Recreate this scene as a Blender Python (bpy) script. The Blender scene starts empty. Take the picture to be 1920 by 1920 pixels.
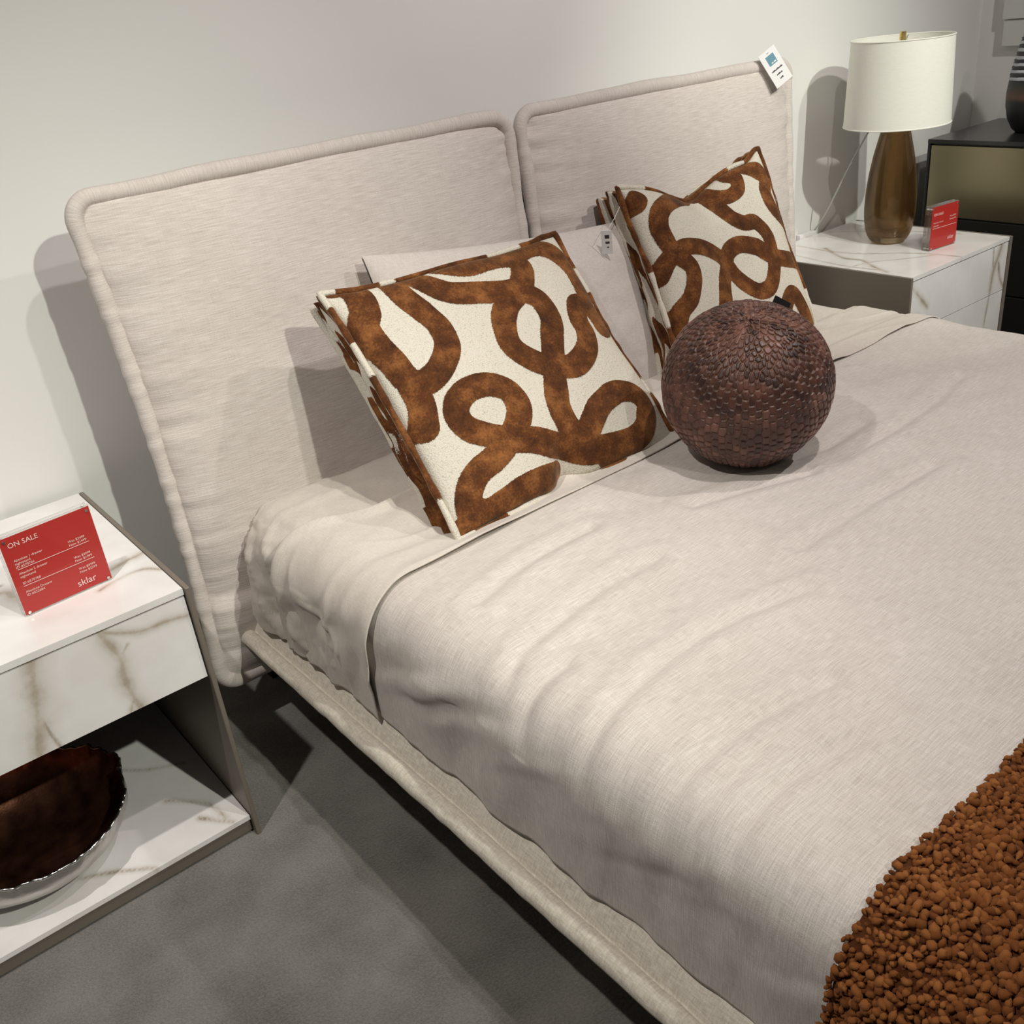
import bpy, math, random
import numpy as np
from mathutils import Matrix, Vector

# ------------------------------------------------------------------ camera, world, lights, exposure
sc = bpy.context.scene
COL = sc.collection
sc.view_settings.view_transform = 'Standard'
sc.view_settings.look = 'None'
sc.view_settings.gamma = 1.0
sc.view_settings.use_curve_mapping = False
sc.view_settings.exposure = 0.22

CAM_R = ((0.76949746, -0.63084908, -0.09951429),
         (-0.36132143, -0.30154744, -0.88233552),
         (0.52661227, 0.71491159, -0.45997928))
cam = bpy.data.cameras.new('camera')
cam.sensor_width = 36.0
cam.lens = 1852.686 / 1920.0 * 36.0
cam.clip_start = 0.02
camo = bpy.data.objects.new('camera', cam)
COL.objects.link(camo)
m = Matrix(((CAM_R[0][0], -CAM_R[1][0], -CAM_R[2][0], 0.0),
            (CAM_R[0][1], -CAM_R[1][1], -CAM_R[2][1], 0.0),
            (CAM_R[0][2], -CAM_R[1][2], -CAM_R[2][2], 1.35),
            (0, 0, 0, 1)))
camo.matrix_world = m
sc.camera = camo

w = bpy.data.worlds.new('showroom_air')
sc.world = w
w.use_nodes = True
w.node_tree.nodes['Background'].inputs[0].default_value = (1.0, 0.97, 0.94, 1)
w.node_tree.nodes['Background'].inputs[1].default_value = 0.055

def spot(name, loc, target, power, color, angle, blend, radius):
    l = bpy.data.lights.new(name, 'SPOT')
    l.energy = power
    l.color = color
    l.spot_size = math.radians(angle)
    l.spot_blend = blend
    l.shadow_soft_size = radius
    o = bpy.data.objects.new(name, l)
    COL.objects.link(o)
    o.location = loc
    o.rotation_euler = (Vector(target) - Vector(loc)).to_track_quat('-Z', 'Y').to_euler()
    return o

spot('track_spot', (0.95, -1.25, 2.7), (0.05, 1.95, 0.42), 200, (0.98, 1.0, 0.87), 46, 1.0, 0.03)
spot('track_spot', (1.08, 0.27, 2.7), (1.50, 1.60, 0.5), 64, (1.0, 0.94, 0.91), 96, 1.0, 0.025)
spot('track_spot', (1.95, -0.70, 2.7), (2.68, 1.95, 0.70), 188, (0.97, 1.0, 0.88), 38, 1.0, 0.03)
spot('track_spot', (2.45, -0.10, 2.7), (2.55, 1.40, 0.5), 72, (1.0, 0.95, 0.91), 120, 0.8, 0.03)
spot('track_spot', (-0.35, 0.90, 2.7), (0.25, 1.0, 0.1), 92, (1.0, 0.95, 0.89), 80, 0.8, 0.025)

# ------------------------------------------------------------------ helpers
def ss(a, b, x):
    t = np.clip((x - a) / (b - a), 0, 1)
    return t * t * (3 - 2 * t)

def _h(ix, iy, seed):
    n = (ix.astype(np.int64) * 374761393 + iy.astype(np.int64) * 668265263 + seed * 974634777) & 0x7fffffff
    n = ((n ^ (n >> 13)) * 1274126177) & 0x7fffffff
    n = n ^ (n >> 16)
    return (n & 0xffff) / 65535.0

def vnoise(x, y, seed=0):
    x = np.asarray(x, float); y = np.asarray(y, float)
    ix = np.floor(x); iy = np.floor(y)
    fx = x - ix; fy = y - iy
    ux = fx * fx * fx * (fx * (fx * 6 - 15) + 10); uy = fy * fy * fy * (fy * (fy * 6 - 15) + 10)
    a = _h(ix, iy, seed); b = _h(ix + 1, iy, seed); c = _h(ix, iy + 1, seed); d = _h(ix + 1, iy + 1, seed)
    return (a + (b - a) * ux + (c - a) * uy + (a - b - c + d) * ux * uy) * 2 - 1

def fbm(x, y, seed=0, o=3):
    s = 0; a = 1.0; t = 0
    for i in range(o):
        s = s + a * vnoise(x * 2 ** i, y * 2 ** i, seed + i * 17); t += a; a *= 0.5
    return s / t

def link(o, parent=None):
    COL.objects.link(o)
    if parent is not None:
        o.parent = parent
    return o

def tag(o, label=None, cat=None, group=None, kind=None):
    if label: o['label'] = label
    if cat: o['category'] = cat
    if group: o['group'] = group
    if kind: o['kind'] = kind
    return o

def empty(name, loc, rot=(0, 0, 0)):
    o = bpy.data.objects.new(name, None)
    o.empty_display_size = 0.1
    link(o)
    o.location = loc
    o.rotation_euler = rot
    return o

def mesh(name, V, F, mat, parent=None, smooth=True, uv=None, attrs=None, loc=None, rot=None):
    me = bpy.data.meshes.new(name)
    V = np.asarray(V, float)
    me.from_pydata(V.tolist(), [], F if isinstance(F, list) else np.asarray(F).tolist())
    if smooth:
        me.polygons.foreach_set('use_smooth', [True] * len(me.polygons))
    if uv is not None:
        l = me.uv_layers.new(name='UVMap')
        vi = np.empty(len(me.loops), dtype=np.int32)
        me.loops.foreach_get('vertex_index', vi)
        l.data.foreach_set('uv', np.asarray(uv, np.float32)[vi].ravel())
    if attrs:
        for k, a in attrs.items():
            at = me.attributes.new(k, 'FLOAT', 'POINT')
            at.data.foreach_set('value', np.asarray(a, np.float32).ravel())
    if mat is not None:
        me.materials.append(mat)
    me.update()
    o = bpy.data.objects.new(name, me)
    link(o, parent)
    if loc is not None: o.location = loc
    if rot is not None: o.rotation_euler = rot
    return o

def grid_faces(nu, nv, wrapu=False, flip=False):
    """verts indexed i*nv + j"""
    iu = np.arange(nu if wrapu else nu - 1); jv = np.arange(nv - 1)
    I, J = np.meshgrid(iu, jv, indexing='ij')
    I2 = (I + 1) % nu
    f = np.stack([I * nv + J, I2 * nv + J, I2 * nv + J + 1, I * nv + J + 1], -1).reshape(-1, 4)
    return f[:, ::-1] if flip else f

class MB:
    def __init__(s): s.V = []; s.F = []
    def add(s, V, F):
        o = len(s.V)
        s.V += [tuple(map(float, v)) for v in V]
        s.F += [tuple(int(i) + o for i in f) for f in F]
        return s
    def box(s, x0, x1, y0, y1, z0, z1):
        V = [(x, y, z) for x in (x0, x1) for y in (y0, y1) for z in (z0, z1)]
        return s.add(V, [(0, 1, 3, 2), (4, 6, 7, 5), (0, 4, 5, 1), (2, 3, 7, 6), (0, 2, 6, 4), (1, 5, 7, 3)])
    def tube(s, P, r, n=12, closed=False, caps=True):
        P = np.asarray(P, float); N = len(P)
        r = np.broadcast_to(np.asarray(r, float), (N,))
        T = np.gradient(P, axis=0) if not closed else np.roll(P, -1, 0) - np.roll(P, 1, 0)
        T /= np.linalg.norm(T, axis=1)[:, None] + 1e-12
        up = np.array([0, 0, 1.0]) if abs(T[0][2]) < 0.9 else np.array([1.0, 0, 0])
        nrm = up - T[0] * (up @ T[0]); nrm /= np.linalg.norm(nrm)
        V = []
        for i in range(N):
            nrm = nrm - T[i] * (nrm @ T[i]); nrm /= np.linalg.norm(nrm)
            b = np.cross(T[i], nrm)
            for k in range(n):
                a = 2 * math.pi * k / n
                V.append(P[i] + r[i] * (math.cos(a) * nrm + math.sin(a) * b))
        F = []
        for i in range(N if closed else N - 1):
            j = (i + 1) % N
            for k in range(n):
                l = (k + 1) % n
                F.append((i * n + k, i * n + l, j * n + l, j * n + k))
        if caps and not closed:
            F.append(tuple(range(n))[::-1]); F.append(tuple((N - 1) * n + k for k in range(n)))
        return s.add(V, F)
    def lathe(s, prof, n=48, cx=0, cy=0, z0=0):
        V = []; F = []
        for r, z in prof:
            for k in range(n):
                a = 2 * math.pi * k / n
                V.append((cx + r * math.cos(a), cy + r * math.sin(a), z0 + z))
        for i in range(len(prof) - 1):
            for k in range(n):
                l = (k + 1) % n
                F.append((i * n + k, i * n + l, (i + 1) * n + l, (i + 1) * n + k))
        return s.add(V, F)
    def build(s, name, mat, parent=None, smooth=False, bevel=0.0, seg=2):
        o = mesh(name, s.V, s.F, mat, parent, smooth)
        if bevel:
            b = o.modifiers.new('bevel', 'BEVEL'); b.width = bevel; b.segments = seg; b.limit_method = 'ANGLE'
            b.harden_normals = False
            o.data.polygons.foreach_set('use_smooth', [True] * len(o.data.polygons))
            wn = o.modifiers.new('wn', 'WEIGHTED_NORMAL'); wn.keep_sharp = True
        return o

def smoothline(P, n=8):
    P = np.asarray(P, float)
    if len(P) < 3: 
        t = np.linspace(0, 1, n * 2)[:, None]
        return P[0] * (1 - t) + P[-1] * t
    Q = np.vstack([2 * P[0] - P[1], P, 2 * P[-1] - P[-2]])
    out = []
    for i in range(len(P) - 1):
        p0, p1, p2, p3 = Q[i:i + 4]
        for t in np.linspace(0, 1, n, endpoint=False):
            out.append(0.5 * ((2 * p1) + (-p0 + p2) * t + (2 * p0 - 5 * p1 + 4 * p2 - p3) * t * t + (-p0 + 3 * p1 - 3 * p2 + p3) * t ** 3))
    out.append(P[-1])
    return np.array(out)

def dist_lines(X, Y, lines):
    D = np.full(X.shape, 9.0)
    for L in lines:
        for a, b in zip(L[:-1], L[1:]):
            d = b - a; q = d @ d + 1e-12
            t = np.clip(((X - a[0]) * d[0] + (Y - a[1]) * d[1]) / q, 0, 1)
            D = np.minimum(D, np.hypot(X - a[0] - t * d[0], Y - a[1] - t * d[1]))
    return D

# ------------------------------------------------------------------ materials
def newmat(name):
    mt = bpy.data.materials.new(name); mt.use_nodes = True
    nt = mt.node_tree
    return mt, nt, nt.nodes['Principled BSDF']

def N(nt, kind, **kw):
    n = nt.nodes.new(kind)
    for k, v in kw.items(): setattr(n, k, v)
    return n

def plain(name, color, rough=0.5, metal=0.0, spec=0.5, coat=0.0, bump=None, sheen=0.0):
    mt, nt, b = newmat(name)
    b.inputs['Base Color'].default_value = (*color, 1)
    b.inputs['Roughness'].default_value = rough
    b.inputs['Metallic'].default_value = metal
    b.inputs['Specular IOR Level'].default_value = spec
    b.inputs['Coat Weight'].default_value = coat
    b.inputs['Sheen Weight'].default_value = sheen
    if bump:
        tc = N(nt, 'ShaderNodeTexCoord'); nz = N(nt, 'ShaderNodeTexNoise'); bp = N(nt, 'ShaderNodeBump')
        nz.inputs['Scale'].default_value = bump[0]; nz.inputs['Detail'].default_value = 4
        bp.inputs['Strength'].default_value = bump[1]; bp.inputs['Distance'].default_value = bump[2]
        nt.links.new(tc.outputs['Object'], nz.inputs['Vector'])
        nt.links.new(nz.outputs['Fac'], bp.inputs['Height'])
        nt.links.new(bp.outputs['Normal'], b.inputs['Normal'])
    return mt

def ramp(nt, stops):
    r = N(nt, 'ShaderNodeValToRGB')
    e = r.color_ramp.elements
    while len(e) < len(stops): e.new(0.5)
    for el, (p, c) in zip(e, stops):
        el.position = p; el.color = (*c, 1)
    return r

def cloth(name, c0, c1, su, sv, fine=700, bump=0.35, dist=0.0008, coord='UV', sheen=0.15, blotch=6.0, blot=0.25, w2=1.0, rng=0.36):
    """woven cloth: thread streaks along two directions, soft mottling"""
    mt, nt, b = newmat(name)
    tc = N(nt, 'ShaderNodeTexCoord')
    hs = []
    for (sx, sy, sz) in ((su, sv, su), (sv, su, su)):
        mp = N(nt, 'ShaderNodeMapping'); mp.inputs['Scale'].default_value = (sx, sy, sz)
        nz = N(nt, 'ShaderNodeTexNoise'); nz.inputs['Scale'].default_value = 1.0; nz.inputs['Detail'].default_value = 3
        nt.links.new(tc.outputs[coord], mp.inputs['Vector']); nt.links.new(mp.outputs['Vector'], nz.inputs['Vector'])
        hs.append(nz)
    ng = N(nt, 'ShaderNodeTexNoise'); ng.inputs['Scale'].default_value = fine; ng.inputs['Detail'].default_value = 2
    nt.links.new(tc.outputs[coord], ng.inputs['Vector'])
    nb = N(nt, 'ShaderNodeTexNoise'); nb.inputs['Scale'].default_value = blotch; nb.inputs['Detail'].default_value = 3
    nt.links.new(tc.outputs[coord], nb.inputs['Vector'])
    a1 = N(nt, 'ShaderNodeMath', operation='MULTIPLY_ADD'); nt.links.new(hs[1].outputs['Fac'], a1.inputs[0]); a1.inputs[1].default_value = w2; nt.links.new(hs[0].outputs['Fac'], a1.inputs[2])
    a2 = N(nt, 'ShaderNodeMath', operation='MULTIPLY_ADD'); nt.links.new(ng.outputs['Fac'], a2.inputs[0]); a2.inputs[1].default_value = 0.6
    nt.links.new(a1.outputs[0], a2.inputs[2])
    a3 = N(nt, 'ShaderNodeMath', operation='MULTIPLY_ADD'); nt.links.new(nb.outputs['Fac'], a3.inputs[0]); a3.inputs[1].default_value = blot
    nt.links.new(a2.outputs[0], a3.inputs[2])
    mr = N(nt, 'ShaderNodeMapRange')
    c = 0.5 + 0.5 * w2 + 0.3 + blot * 0.5
    mr.inputs['From Min'].default_value = c - rng; mr.inputs['From Max'].default_value = c + rng
    nt.links.new(a3.outputs[0], mr.inputs['Value'])
    r = ramp(nt, [(0.0, c0), (1.0, c1)])
    nt.links.new(mr.outputs[0], r.inputs['Fac'])
    nt.links.new(r.outputs['Color'], b.inputs['Base Color'])
    bp = N(nt, 'ShaderNodeBump'); bp.inputs['Strength'].default_value = bump; bp.inputs['Distance'].default_value = dist
    nt.links.new(a2.outputs[0], bp.inputs['Height']); nt.links.new(bp.outputs['Normal'], b.inputs['Normal'])
    b.inputs['Roughness'].default_value = 0.92
    b.inputs['Specular IOR Level'].default_value = 0.2
    b.inputs['Sheen Weight'].default_value = sheen
    return mt

M = {}
M['linen'] = cloth('pale_linen', (0.50, 0.445, 0.405), (0.73, 0.675, 0.63), 34, 640, w2=0.5, fine=800, rng=0.26, bump=0.5, dist=0.001)
M['sheet'] = cloth('sheet_linen', (0.54, 0.485, 0.43), (0.71, 0.65, 0.59), 60, 760, blotch=9, w2=0.7, rng=0.34)
M['hb'] = cloth('headboard_chenille', (0.49, 0.43, 0.39), (0.74, 0.68, 0.64), 26, 430, fine=600, bump=0.5, dist=0.0012, w2=0.25)
M['rail'] = cloth('rail_weave', (0.55, 0.49, 0.41), (0.84, 0.78, 0.68), 300, 60, fine=640, bump=0.5, dist=0.001)
M['pillowcase'] = cloth('pillowcase_linen', (0.54, 0.485, 0.445), (0.68, 0.625, 0.59), 500, 60, blotch=7)

def wall_mat(name, color):
    return plain(name, color, 0.75, spec=0.25, bump=(240, 0.05, 0.001))
M['wall'] = wall_mat('wall_paint', (0.80, 0.79, 0.765))
M['ceiling'] = wall_mat('ceiling_paint', (0.7, 0.7, 0.68))
M['taupe'] = plain('taupe_lacquer', (0.185, 0.155, 0.127), 0.42)
M['taupe_edge'] = plain('taupe_lacquer_edge', (0.20, 0.17, 0.15), 0.4)
M['dark'] = plain('dark_recess', (0.02, 0.018, 0.016), 0.6)
M['black'] = plain('black_lacquer', (0.012, 0.012, 0.012), 0.35)
M['blacktop'] = plain('black_glass_top', (0.02, 0.02, 0.02), 0.22, spec=0.6)
M['bronze'] = plain('bronze_mirror_panel', (0.36, 0.32, 0.20), 0.30, metal=0.9)
M['bronze_dark'] = plain('bronze_panel_dark_reflection', (0.018, 0.017, 0.015), 0.30)  # lower drawers: bronze mirror with its dark reflections put into the base colour
M['chrome'] = plain('bright_metal', (0.75, 0.75, 0.73), 0.2, metal=1.0)
M['brass'] = plain('brass', (0.75, 0.55, 0.22), 0.25, metal=1.0)
M['white'] = plain('white_card', (0.82, 0.80, 0.80), 0.6)
M['blue'] = plain('tag_blue', (0.12, 0.27, 0.36), 0.6)
M['ink'] = plain('dark_ink', (0.03, 0.03, 0.035), 0.7)
M['red'] = plain('red_card', (0.43, 0.024, 0.019), 0.45, coat=0.3)
M['letter'] = plain('white_print', (0.85, 0.62, 0.58), 0.6)
M['pale_art'] = plain('pale_relief', (0.66, 0.66, 0.61), 0.6)
M['cordgrey'] = plain('clear_grey_cord', (0.45, 0.45, 0.42), 0.35)

def acrylic():
    mt, nt, b = newmat('clear_acrylic')
    b.inputs['Base Color'].default_value = (0.97, 0.98, 0.97, 1)
    b.inputs['Roughness'].default_value = 0.02
    b.inputs['IOR'].default_value = 1.49
    b.inputs['Transmission Weight'].default_value = 1.0
    # let light pass so that the card inside is lit
    tr = N(nt, 'ShaderNodeBsdfTransparent'); mx = N(nt, 'ShaderNodeMixShader'); mx.inputs[0].default_value = 0.6
    out = nt.nodes['Material Output']
    nt.links.new(b.outputs[0], mx.inputs[1]); nt.links.new(tr.outputs[0], mx.inputs[2]); nt.links.new(mx.outputs[0], out.inputs['Surface'])
    return mt
M['acrylic'] = acrylic()

def marble():
    """white ceramic marble; 'vein' = distance to vein centre lines in metres"""
    mt, nt, b = newmat('veined_marble')
    at = N(nt, 'ShaderNodeAttribute', attribute_name='vein')
    wd = N(nt, 'ShaderNodeAttribute', attribute_name='vein_width')
    tc = N(nt, 'ShaderNodeTexCoord')
    n1 = N(nt, 'ShaderNodeTexNoise'); n1.inputs['Scale'].default_value = 17; n1.inputs['Detail'].default_value = 5; n1.inputs['Roughness'].default_value = 0.6
    nt.links.new(tc.outputs['Object'], n1.inputs['Vector'])
    n2 = N(nt, 'ShaderNodeTexNoise'); n2.inputs['Scale'].default_value = 9; n2.inputs['Detail'].default_value = 5
    nt.links.new(tc.outputs['Object'], n2.inputs['Vector'])
    # d / width * (noise)
    dv = N(nt, 'ShaderNodeMath', operation='DIVIDE'); nt.links.new(at.outputs['Fac'], dv.inputs[0]); nt.links.new(wd.outputs['Fac'], dv.inputs[1])
    ad = N(nt, 'ShaderNodeMath', operation='MULTIPLY_ADD'); nt.links.new(n1.outputs['Fac'], ad.inputs[0]); ad.inputs[1].default_value = 1.6; 
    nt.links.new(dv.outputs[0], ad.inputs[2])
    r = ramp(nt, [(0.0, (1, 1, 1)), (0.34, (0.85, 0.85, 0.85)), (0.44, (0.52, 0.52, 0.52)), (0.66, (0.18, 0.18, 0.18)), (1.0, (0, 0, 0))])
    h = N(nt, 'ShaderNodeMath', operation='MULTIPLY'); nt.links.new(ad.outputs[0], h.inputs[0]); h.inputs[1].default_value = 0.36
    nt.links.new(h.outputs[0], r.inputs['Fac'])
    # cloudy tone
    rb = ramp(nt, [(0.35, (0.86, 0.835, 0.825)), (0.62, (0.78, 0.745, 0.73))])
    nt.links.new(n2.outputs['Fac'], rb.inputs['Fac'])
    rv = ramp(nt, [(0.3, (0.32, 0.245, 0.17)), (0.7, (0.52, 0.45, 0.37))])
    nt.links.new(n1.outputs['Fac'], rv.inputs['Fac'])
    mx = N(nt, 'ShaderNodeMix', data_type='RGBA')
    nt.links.new(r.outputs['Color'], mx.inputs[0]); nt.links.new(rb.outputs['Color'], mx.inputs[6]); nt.links.new(rv.outputs['Color'], mx.inputs[7])
    nt.links.new(mx.outputs[2], b.inputs['Base Color'])
    b.inputs['Roughness'].default_value = 0.16
    b.inputs['Specular IOR Level'].default_value = 0.5
    return mt
M['marble'] = marble()

def carpet():
    mt, nt, b = newmat('grey_carpet')
    tc = N(nt, 'ShaderNodeTexCoord')
    n1 = N(nt, 'ShaderNodeTexNoise'); n1.inputs['Scale'].default_value = 7; n1.inputs['Detail'].default_value = 4
    n2 = N(nt, 'ShaderNodeTexNoise'); n2.inputs['Scale'].default_value = 210; n2.inputs['Detail'].default_value = 4; n2.inputs['Roughness'].default_value = 0.7
    for n in (n1, n2): nt.links.new(tc.outputs['Object'], n.inputs['Vector'])
    a = N(nt, 'ShaderNodeMath', operation='MULTIPLY_ADD'); nt.links.new(n2.outputs['Fac'], a.inputs[0]); a.inputs[1].default_value = 0.9; nt.links.new(n1.outputs['Fac'], a.inputs[2])
    mr = N(nt, 'ShaderNodeMapRange'); mr.inputs['From Min'].default_value = 0.6; mr.inputs['From Max'].default_value = 1.3
    nt.links.new(a.outputs[0], mr.inputs['Value'])
    r = ramp(nt, [(0, (0.095, 0.086, 0.073)), (1, (0.30, 0.278, 0.25))])
    nt.links.new(mr.outputs[0], r.inputs['Fac']); nt.links.new(r.outputs['Color'], b.inputs['Base Color'])
    bp = N(nt, 'ShaderNodeBump'); bp.inputs['Strength'].default_value = 1.0; bp.inputs['Distance'].default_value = 0.006
    nt.links.new(n2.outputs['Fac'], bp.inputs['Height']); nt.links.new(bp.outputs['Normal'], b.inputs['Normal'])
    b.inputs['Roughness'].default_value = 1.0; b.inputs['Specular IOR Level'].default_value = 0.05; b.inputs['Sheen Weight'].default_value = 0.3
    return mt
M['carpet'] = carpet()

def swirl():
    """cream nubby weave with raised crushed-velvet ribbons where attribute 'ribbon' < 0"""
    mt, nt, b = newmat('swirl_velvet')
    at = N(nt, 'ShaderNodeAttribute', attribute_name='ribbon')
    tc = N(nt, 'ShaderNodeTexCoord')
    nf = N(nt, 'ShaderNodeTexNoise'); nf.inputs['Scale'].default_value = 420; nf.inputs['Detail'].default_value = 1
    nt.links.new(tc.outputs['Object'], nf.inputs['Vector'])
    j = N(nt, 'ShaderNodeMath', operation='MULTIPLY_ADD'); nt.links.new(nf.outputs['Fac'], j.inputs[0]); j.inputs[1].default_value = 0.0034
    nt.links.new(at.outputs['Fac'], j.inputs[2])
    lt = N(nt, 'ShaderNodeMapRange'); lt.inputs['From Min'].default_value = 0.0012; lt.inputs['From Max'].default_value = 0.0022
    lt.inputs['To Min'].default_value = 1; lt.inputs['To Max'].default_value = 0
    nt.links.new(j.outputs[0], lt.inputs['Value'])
    # velvet colour: crushed nap
    nv = N(nt, 'ShaderNodeTexNoise'); nv.inputs['Scale'].default_value = 22; nv.inputs['Detail'].default_value = 5; nv.inputs['Roughness'].default_value = 0.6
    nv2 = N(nt, 'ShaderNodeTexNoise'); nv2.inputs['Scale'].default_value = 260; nv2.inputs['Detail'].default_value = 2
    for n in (nv, nv2): nt.links.new(tc.outputs['Object'], n.inputs['Vector'])
    sv = N(nt, 'ShaderNodeMath', operation='MULTIPLY_ADD'); nt.links.new(nv2.outputs['Fac'], sv.inputs[0]); sv.inputs[1].default_value = 0.35; nt.links.new(nv.outputs['Fac'], sv.inputs[2])
    rv = ramp(nt, [(0.48, (0.048, 0.017, 0.007)), (0.66, (0.105, 0.036, 0.011)), (0.90, (0.27, 0.105, 0.031))])
    nt.links.new(sv.outputs[0], rv.inputs['Fac'])
    # cream weave
    vo = N(nt, 'ShaderNodeTexVoronoi'); vo.inputs['Scale'].default_value = 330
    mp = N(nt, 'ShaderNodeMapping'); mp.inputs['Scale'].default_value = (1, 1.5, 1); mp.inputs['Rotation'].default_value = (0, 0, 0.35)
    nt.links.new(tc.outputs['Object'], mp.inputs['Vector']); nt.links.new(mp.outputs['Vector'], vo.inputs['Vector'])
    rc = ramp(nt, [(0.0, (0.72, 0.68, 0.59)), (0.6, (0.62, 0.575, 0.49)), (1.0, (0.46, 0.42, 0.35))])
    nt.links.new(vo.outputs['Distance'], rc.inputs['Fac'])
    mx = N(nt, 'ShaderNodeMix', data_type='RGBA')
    nt.links.new(lt.outputs[0], mx.inputs[0]); nt.links.new(rc.outputs['Color'], mx.inputs[6]); nt.links.new(rv.outputs['Color'], mx.inputs[7])
    nt.links.new(mx.outputs[2], b.inputs['Base Color'])
    inv = N(nt, 'ShaderNodeMath', operation='MULTIPLY'); nt.links.new(vo.outputs['Distance'], inv.inputs[0]); inv.inputs[1].default_value = -0.0011
    h2 = N(nt, 'ShaderNodeMath', operation='MULTIPLY'); nt.links.new(sv.outputs[0], h2.inputs[0]); h2.inputs[1].default_value = 0.0012
    hm = N(nt, 'ShaderNodeMix', data_type='FLOAT'); nt.links.new(lt.outputs[0], hm.inputs[0]); nt.links.new(inv.outputs[0], hm.inputs[2]); nt.links.new(h2.outputs[0], hm.inputs[3])
    bp = N(nt, 'ShaderNodeBump'); bp.inputs['Strength'].default_value = 0.7; bp.inputs['Distance'].default_value = 1.0
    nt.links.new(hm.outputs[0], bp.inputs['Height']); nt.links.new(bp.outputs['Normal'], b.inputs['Normal'])
    b.inputs['Roughness'].default_value = 0.85; b.inputs['Specular IOR Level'].default_value = 0.15
    b.inputs['Sheen Weight'].default_value = 0.35; b.inputs['Sheen Roughness'].default_value = 0.4
    b.inputs['Sheen Tint'].default_value = (1.0, 0.75, 0.5, 1)
    return mt
M['swirl'] = swirl()

def croc():
    mt, nt, b = newmat('crocodile_velvet')
    g = N(nt, 'ShaderNodeAttribute', attribute_name='groove')
    c = N(nt, 'ShaderNodeAttribute', attribute_name='cell')
    rc = ramp(nt, [(0.15, (0.026, 0.009, 0.007)), (0.52, (0.080, 0.031, 0.022)), (1.0, (0.21, 0.092, 0.063))])
    nt.links.new(c.outputs['Fac'], rc.inputs['Fac'])
    mx = N(nt, 'ShaderNodeMix', data_type='RGBA')
    nt.links.new(g.outputs['Fac'], mx.inputs[0]); nt.links.new(rc.outputs['Color'], mx.inputs[6]); mx.inputs[7].default_value = (0.17, 0.080, 0.045, 1)
    nt.links.new(mx.outputs[2], b.inputs['Base Color'])
    b.inputs['Roughness'].default_value = 0.42; b.inputs['Specular IOR Level'].default_value = 0.5
    b.inputs['Sheen Weight'].default_value = 0.35; b.inputs['Sheen Roughness'].default_value = 0.3
    b.inputs['Sheen Tint'].default_value = (1.0, 0.62, 0.5, 1)
    return mt
M['croc'] = croc()

def boucle():
    mt, nt, b = newmat('rust_boucle')
    at = N(nt, 'ShaderNodeAttribute', attribute_name='tone')
    r = ramp(nt, [(0, (0.085, 0.025, 0.007)), (0.5, (0.205, 0.068, 0.017)), (1, (0.33, 0.125, 0.036))])
    nt.links.new(at.outputs['Fac'], r.inputs['Fac']); nt.links.new(r.outputs['Color'], b.inputs['Base Color'])
    tc = N(nt, 'ShaderNodeTexCoord'); nz = N(nt, 'ShaderNodeTexNoise'); nz.inputs['Scale'].default_value = 700; nz.inputs['Detail'].default_value = 2
    bp = N(nt, 'ShaderNodeBump'); bp.inputs['Strength'].default_value = 0.4; bp.inputs['Distance'].default_value = 0.001
    nt.links.new(tc.outputs['Object'], nz.inputs['Vector']); nt.links.new(nz.outputs['Fac'], bp.inputs['Height']); nt.links.new(bp.outputs['Normal'], b.inputs['Normal'])
    b.inputs['Roughness'].default_value = 0.9; b.inputs['Specular IOR Level'].default_value = 0.15; b.inputs['Sheen Weight'].default_value = 0.12
    b.inputs['Sheen Tint'].default_value = (1.0, 0.6, 0.4, 1)
    return mt
M['boucle'] = boucle()

def copper():
    mt, nt, b = newmat('hammered_copper_glaze')
    tc = N(nt, 'ShaderNodeTexCoord'); n1 = N(nt, 'ShaderNodeTexNoise'); n1.inputs['Scale'].default_value = 26; n1.inputs['Detail'].default_value = 6
    n2 = N(nt, 'ShaderNodeTexNoise'); n2.inputs['Scale'].default_value = 260; n2.inputs['Detail'].default_value = 3
    for n in (n1, n2): nt.links.new(tc.outputs['Object'], n.inputs['Vector'])
    r = ramp(nt, [(0.3, (0.075, 0.026, 0.016)), (0.7, (0.30, 0.125, 0.075))])
    nt.links.new(n1.outputs['Fac'], r.inputs['Fac']); nt.links.new(r.outputs['Color'], b.inputs['Base Color'])
    b.inputs['Metallic'].default_value = 0.9; b.inputs['Roughness'].default_value = 0.36
    bp = N(nt, 'ShaderNodeBump'); bp.inputs['Strength'].default_value = 0.35; bp.inputs['Distance'].default_value = 0.002
    a = N(nt, 'ShaderNodeMath', operation='MULTIPLY_ADD'); nt.links.new(n2.outputs['Fac'], a.inputs[0]); a.inputs[1].default_value = 0.35; nt.links.new(n1.outputs['Fac'], a.inputs[2])
    nt.links.new(a.outputs[0], bp.inputs['Height']); nt.links.new(bp.outputs['Normal'], b.inputs['Normal'])
    return mt
M['copper'] = copper()
M['silver'] = plain('brushed_silver_shell', (0.52, 0.50, 0.48), 0.34, metal=0.85, bump=(160, 0.3, 0.002))

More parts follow.
